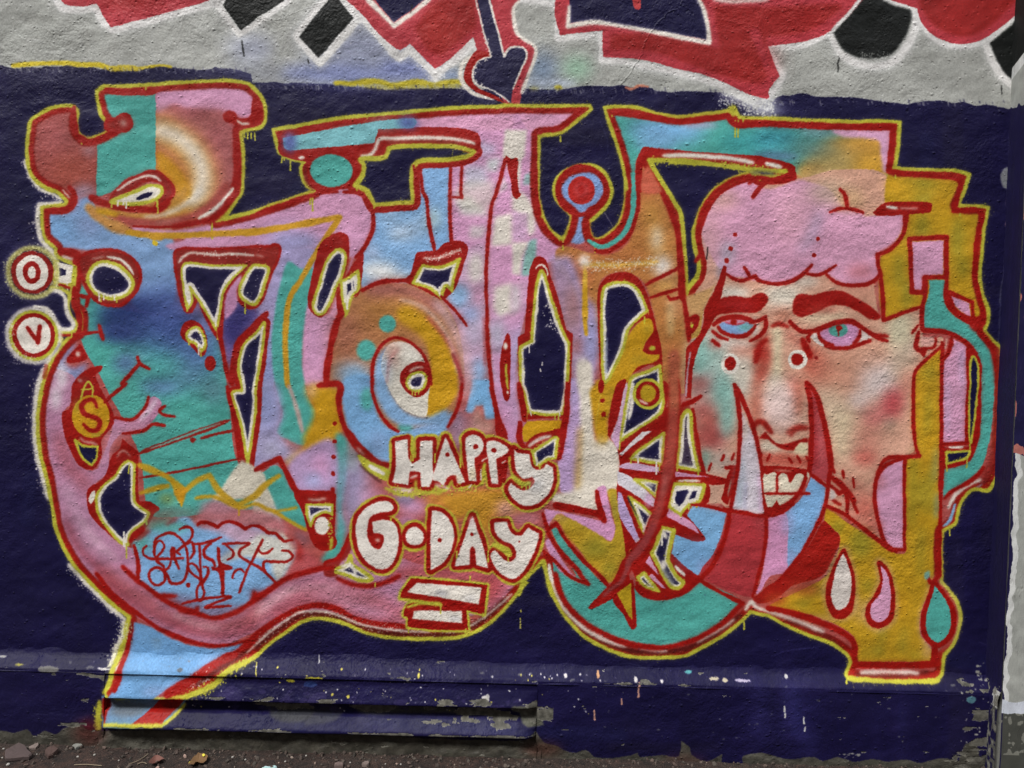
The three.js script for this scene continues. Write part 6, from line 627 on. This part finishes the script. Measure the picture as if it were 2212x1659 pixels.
// ---------------------------------------------------------------- the house across the alley: it keeps the low sky off the wall
{ const b = thing('facing_building', 'dark brick house across the alley from the painted wall', 'building');
  const bm = new THREE.MeshStandardMaterial({ color: new THREE.Color().setRGB(0.11, 0.075, 0.06), roughness: 0.9 }), gm = new THREE.MeshStandardMaterial({ color: new THREE.Color().setRGB(0.03, 0.035, 0.04), roughness: 0.15 }), fm = new THREE.MeshStandardMaterial({ color: new THREE.Color().setRGB(0.5, 0.49, 0.46), roughness: 0.6 });
  const w = part('wall', new THREE.BoxGeometry(22, 7.5, 4), bm, b); w.position.set(0, 3.72, 8.6);
  const rf = part('roof', new THREE.BoxGeometry(22.4, 0.25, 4.4), new THREE.MeshStandardMaterial({ color: new THREE.Color().setRGB(0.06, 0.06, 0.065), roughness: 0.9 }), b); rf.position.set(0, 7.6, 8.6);
  for (const y of [1.6, 4.6]) for (const x of [-8, -5, -2, 2.4, 5.4, 8.4]) { const fr = part('window', new THREE.BoxGeometry(1.1, 1.5, 0.1), fm, b); fr.position.set(x, y, 6.58); const pn = part('pane', new THREE.BoxGeometry(0.94, 1.34, 0.06), gm, fr); pn.position.set(0, 0, -0.035); }
  const dr = part('door', new THREE.BoxGeometry(1, 2.05, 0.12), new THREE.MeshStandardMaterial({ color: new THREE.Color().setRGB(0.05, 0.06, 0.05), roughness: 0.6 }), b); dr.position.set(0.2, 1.04, 6.57); }
// ---------------------------------------------------------------- ground: trodden dirt over old paving
const dirtTex = (() => { const W = 1024, c = document.createElement('canvas'); c.width = c.height = W; const q = c.getContext('2d'), im = q.createImageData(W, W);
  for (let y = 0; y < W; y++) for (let x = 0; x < W; x++) { const a = fbm(x * 0.012, y * 0.012, 5, 100), b = fbm(x * 0.08, y * 0.08, 3, 104), t = vn(x * 0.5, y * 0.5, 107), k = (y * W + x) * 4; const m = 0.34 + a * 0.36 + (b - 0.5) * 0.5 + (t - 0.5) * 0.3; const red = vn(x * 0.008 + 30, y * 0.008, 108) * 0.16; im.data[k] = 78 * m * (1 + red); im.data[k + 1] = 61 * m; im.data[k + 2] = 51 * m; if (t > 0.93) { im.data[k] += 40; im.data[k + 1] += 38; im.data[k + 2] += 34; } im.data[k + 3] = 255; }
  q.putImageData(im, 0, 0); const tx = new THREE.CanvasTexture(c); tx.colorSpace = THREE.SRGBColorSpace; tx.wrapS = tx.wrapT = THREE.RepeatWrapping; tx.magFilter = THREE.LinearFilter; return tx; })();
const dirtBump = heightTex.clone(); dirtBump.repeat.set(1, 1); dirtBump.needsUpdate = true;
const groundY = (x, z) => 0.018 * Math.max(0, 1 - z / 0.3) + (fbm(x * 5 + 20, z * 9 + 20, 3, 110) - 0.5) * 0.016 + (fbm(x * 34, z * 34, 2, 113) - 0.5) * 0.007;
{ const xs = [-40, -20, -8, -4]; for (let x = -2.6; x <= 2.61; x += 0.02) xs.push(x); xs.push(4, 8, 20, 40); const zs = []; for (let z = -0.3; z < 0.7; z += 0.015) zs.push(z); zs.push(0.8, 1, 1.4, 2, 3, 5, 9, 20, 40);
  const pos = [], uv = [], idx = []; for (const x of xs) for (const z of zs) { pos.push(x, groundY(x, z) * (z > 1 ? 0.6 : 1), z); uv.push(x / 1.4, z / 1.4); }
  const m = zs.length; for (let i = 0; i < xs.length - 1; i++) for (let j = 0; j < m - 1; j++) { const a = i * m + j, b = a + 1, c = a + m, d = c + 1; idx.push(a, b, c, b, d, c); }
  const q = new THREE.BufferGeometry(); q.setAttribute('position', new THREE.Float32BufferAttribute(pos, 3)); q.setAttribute('uv', new THREE.Float32BufferAttribute(uv, 2)); q.setIndex(idx); q.computeVertexNormals();
  const gm = shadow(new THREE.Mesh(q, new THREE.MeshStandardMaterial({ map: dirtTex, roughness: 0.95, bumpMap: dirtBump, bumpScale: 0.012 }))); gm.name = 'ground'; gm.userData.kind = 'structure'; scene.add(gm); }
{ // loose grit
  const geo = new THREE.IcosahedronGeometry(1, 0), n = 5200, im = new THREE.InstancedMesh(geo, new THREE.MeshStandardMaterial({ roughness: 0.9 }), n), M = new THREE.Matrix4(), Q = new THREE.Quaternion(), c = new THREE.Color();
  for (let k = 0; k < n; k++) { const x = -2.4 + rnd() * 4.6, z = 0.035 + rnd() * rnd() * 0.7, s = 0.0012 + rnd() ** 4 * 0.008; Q.setFromEuler(new THREE.Euler(rnd() * 6, rnd() * 6, rnd() * 6)); M.compose(new THREE.Vector3(x, groundY(x, z) + s * 0.3, z), Q, new THREE.Vector3(s * (0.7 + rnd() * 0.8), s * 0.7, s * (0.7 + rnd() * 0.6))); im.setMatrixAt(k, M); const v = 0.025 + rnd() * 0.055 + (rnd() < 0.03 ? 0.16 : 0); c.setRGB(v * (1.2 + rnd() * 0.3), v, v * 0.82); im.setColorAt(k, c); }
  shadow(im); im.name = 'loose_grit'; im.userData = { kind: 'stuff', label: 'fine grit and crumbs of render on the dirt', category: 'grit' }; scene.add(im); }
// litter: outlines measured on the photograph and met with the ground
function onGround(vx, vy) { _o.copy(camera.position); _d.set((vx - 1106) / CAM.f, (829.5 - vy) / CAM.f, -1).applyQuaternion(camera.quaternion); const t = (0.012 - _o.y) / _d.y; return [_o.x + _d.x * t, Math.max(0.04, _o.z + _d.z * t)]; }
const zoomPt = (k, x, y) => onGround([0, 329.2, 658.3][k] + 0.1488 * x, 1547.1 + 0.1488 * y);
function slab(P, th, jag = 0.002) {                             // a broken flat piece: outline, uneven top, chamfered edge
  const n = P.length, cx = P.reduce((a, p) => a + p[0], 0) / n, cz = P.reduce((a, p) => a + p[1], 0) / n, ring = []; for (let i = 0; i < n; i++) { const a = P[i], b = P[(i + 1) % n]; ring.push(a, [(a[0] + b[0]) / 2 + (rnd() - 0.5) * jag * 2, (a[1] + b[1]) / 2 + (rnd() - 0.5) * jag * 2]); }
  const pos = [], idx = [], m = ring.length, base = groundY(cx, cz) - 0.004, lv = [[1, 0], [1.02, th * 0.7], [0.93, th], [0.5, th * 1.05]];
  for (const [s, y] of lv) for (const p of ring) pos.push(cx + (p[0] - cx) * s + (rnd() - 0.5) * jag, base + 0.004 + y + (rnd() - 0.5) * jag, cz + (p[1] - cz) * s);
  for (let l = 0; l < 3; l++) for (let i = 0; i < m; i++) { const a = l * m + i, b = l * m + (i + 1) % m; idx.push(a, a + m, b, b, a + m, b + m); }
  pos.push(cx, base + 0.004 + th * 1.08, cz); for (let i = 0; i < m; i++) idx.push(3 * m + i, 4 * m, 3 * m + (i + 1) % m);
  const q = new THREE.BufferGeometry(); q.setAttribute('position', new THREE.Float32BufferAttribute(pos, 3)); q.setIndex(idx); const t = q.toNonIndexed(); t.computeVertexNormals(); return t;
}
const lit = (name, geo, rgb, label, category, group) => { const m = shadow(new THREE.Mesh(geo, new THREE.MeshStandardMaterial({ color: new THREE.Color().setRGB(...rgb), roughness: 0.9 }))); m.name = name; m.userData = { label, category }; if (group) m.userData.group = group; scene.add(m); return m; };
const zp = (k, s) => s.split(' ').map((t) => zoomPt(k, ...t.split(',').map(Number)));
lit('paving_fragment', slab(zp(0, '80,545 170,500 270,440 350,480 400,540 465,605 420,640 250,655 80,665'), 0.016), [0.075, 0.052, 0.05], 'broad flat reddish-grey fragment of paving lying in the dirt', 'fragment');
lit('brick_chip', slab(zp(0, '650,570 700,510 780,490 845,540 770,610 700,632'), 0.017), [0.07, 0.04, 0.034], 'small angular red-brown brick chip beside the flat paving fragment', 'brick chip');
lit('render_flake', slab(zp(0, '1050,470 1100,432 1190,430 1195,465 1100,508'), 0.009), [0.2, 0.2, 0.18], 'grey curled flake of render at the foot of the plinth', 'flake');
lit('mortar_chip', slab(zp(0, '410,490 540,420 562,450 520,500 440,500'), 0.008), [0.18, 0.14, 0.125], 'thin pale brown chip of mortar behind the paving fragment', 'chip');
lit('stone', slab(zp(2, '430,720 480,695 545,705 552,745 430,748'), 0.016), [0.14, 0.1, 0.09], 'rounded pinkish stone out from the slot', 'stone'); lit('stone_001', slab(zp(2, '830,735 860,705 920,698 935,725 900,748'), 0.013), [0.17, 0.13, 0.115], 'flat pale stone in front of the slot', 'stone');
lit('paint_flake', slab(zp(1, '1590,745 1640,720 1700,730 1780,712 1805,738 1700,752'), 0.004), [0.38, 0.56, 0.56], 'pale turquoise flake of paint fallen on the dirt', 'paint flake');
[[0, 55, 500, 16], [0, 35, 610, 14], [0, 118, 705, 24], [0, 1130, 592, 16], [0, 1370, 572, 16], [0, 535, 566, 11], [0, 1725, 632, 11], [1, 1165, 612, 16], [1, 1350, 642, 14], [1, 1930, 655, 15], [2, 1170, 712, 11], [2, 20, 575, 14], [2, 660, 682, 12], [2, 272, 535, 10], [2, 1395, 715, 14]].forEach(([k, x, y, r], i) => { const [X, Z] = zoomPt(k, x, y), s = r * 0.1488 * 0.0018, q = new THREE.IcosahedronGeometry(s, 1), P = q.attributes.position; for (let j = 0; j < P.count; j++) { const a = 0.8 + 0.4 * vn(P.getX(j) * 300 + i * 9, P.getY(j) * 300 + P.getZ(j) * 200, 120); P.setXYZ(j, P.getX(j) * a * 1.1, P.getY(j) * a * 0.75, P.getZ(j) * a); } q.computeVertexNormals(); const m = lit('pebble' + (i ? '_' + String(i).padStart(3, '0') : ''), q, [0.36, 0.34, 0.31], 'tiny pale pebble among the grit', 'pebble', 'pale pebbles along the foot of the wall'); m.position.set(X, groundY(X, Z) + s * 0.5, Z); m.rotation.y = i; });
// fallen leaves: thin curled blades
function leafGeo(P, lift) { const n = P.length, cx = P.reduce((a, p) => a + p[0], 0) / n, cz = P.reduce((a, p) => a + p[1], 0) / n, pos = [], idx = [], base = groundY(cx, cz) + 0.002; const lv = [[1, lift], [0.6, lift * 0.45], [0.25, lift * 0.15]]; for (const s of [1, -1]) for (const [k, y] of lv) P.forEach((p, i) => pos.push(cx + (p[0] - cx) * k, base + y * (0.6 + 0.8 * vn(i * 1.7, k, 130)) + (s > 0 ? 0.0004 : -0.0004), cz + (p[1] - cz) * k));
  const c0 = pos.length / 3; pos.push(cx, base + 0.0004, cz, cx, base - 0.0004, cz); for (let s = 0; s < 2; s++) { for (let l = 0; l < 2; l++) for (let i = 0; i < n; i++) { const a = (s * 3 + l) * n + i, b = (s * 3 + l) * n + (i + 1) % n; s ? idx.push(a, b, a + n, b, b + n, a + n) : idx.push(a, a + n, b, b, a + n, b + n); } for (let i = 0; i < n; i++) { const a = (s * 3 + 2) * n + i, b = (s * 3 + 2) * n + (i + 1) % n; s ? idx.push(a, b, c0 + 1) : idx.push(a, c0, b); } } for (let i = 0; i < n; i++) { const a = i, b = (i + 1) % n, c = 3 * n + i, d = 3 * n + (i + 1) % n; idx.push(a, b, c, b, d, c); }
  const q = new THREE.BufferGeometry(); q.setAttribute('position', new THREE.Float32BufferAttribute(pos, 3)); q.setIndex(idx); q.computeVertexNormals(); return [q, base]; }
{ const lf = thing('dead_leaf', 'brown dead leaf with two bright yellow paint spots on the dirt', 'leaf'); const [q, b] = leafGeo(zp(1, '515,745 545,700 600,620 640,600 665,575 690,570 700,590 740,580 790,600 805,640 780,690 740,718 690,715 655,725 625,705 600,745'), 0.012); part('blade', q, new THREE.MeshStandardMaterial({ color: new THREE.Color().setRGB(0.16, 0.085, 0.035), roughness: 0.75 }), lf); for (const s of ['525,708 540,685 578,675 575,695 545,712', '722,605 735,595 760,600 765,618 740,630 725,622']) { const m = part('paint_spot', slab(zp(1, s), 0.003, 0.0005), new THREE.MeshStandardMaterial({ color: new THREE.Color().setRGB(0.75, 0.66, 0.08), roughness: 0.5 }), lf); m.position.y = 0.011; } }
{ const lf = thing('dead_leaf_001', 'dull red dead leaf lying curled beneath the slot', 'leaf'); const [q] = leafGeo(zp(1, '-60,720 -20,660 30,610 70,600 110,630 172,650 130,680 60,712 0,730'), 0.014); part('blade', q, new THREE.MeshStandardMaterial({ color: new THREE.Color().setRGB(0.15, 0.06, 0.045), roughness: 0.75 }), lf); }
[['1860,690 2000,640 2090,590 2150,555', 0.0014], ['1990,690 2070,668 2130,672', 0.0016], ['1080,712 1250,708 1480,716', 0.0018]].forEach(([s, r], i) => { const P = zp(0, s).map(([x, z], j) => new THREE.Vector3(x, groundY(x, z) + 0.003 + (j % 2) * 0.002, z)); const q = new THREE.TubeGeometry(new THREE.CatmullRomCurve3(P), 12, r, 5); lit('straw' + (i ? '_00' + i : ''), q, [0.24, 0.19, 0.13], ['long dry straw pointing at the brown leaf', 'short dry straw beside the dull red leaf', 'dry straw lying parallel to the wall by the paving fragment'][i], 'straw'); });
renderer.render(scene, camera);
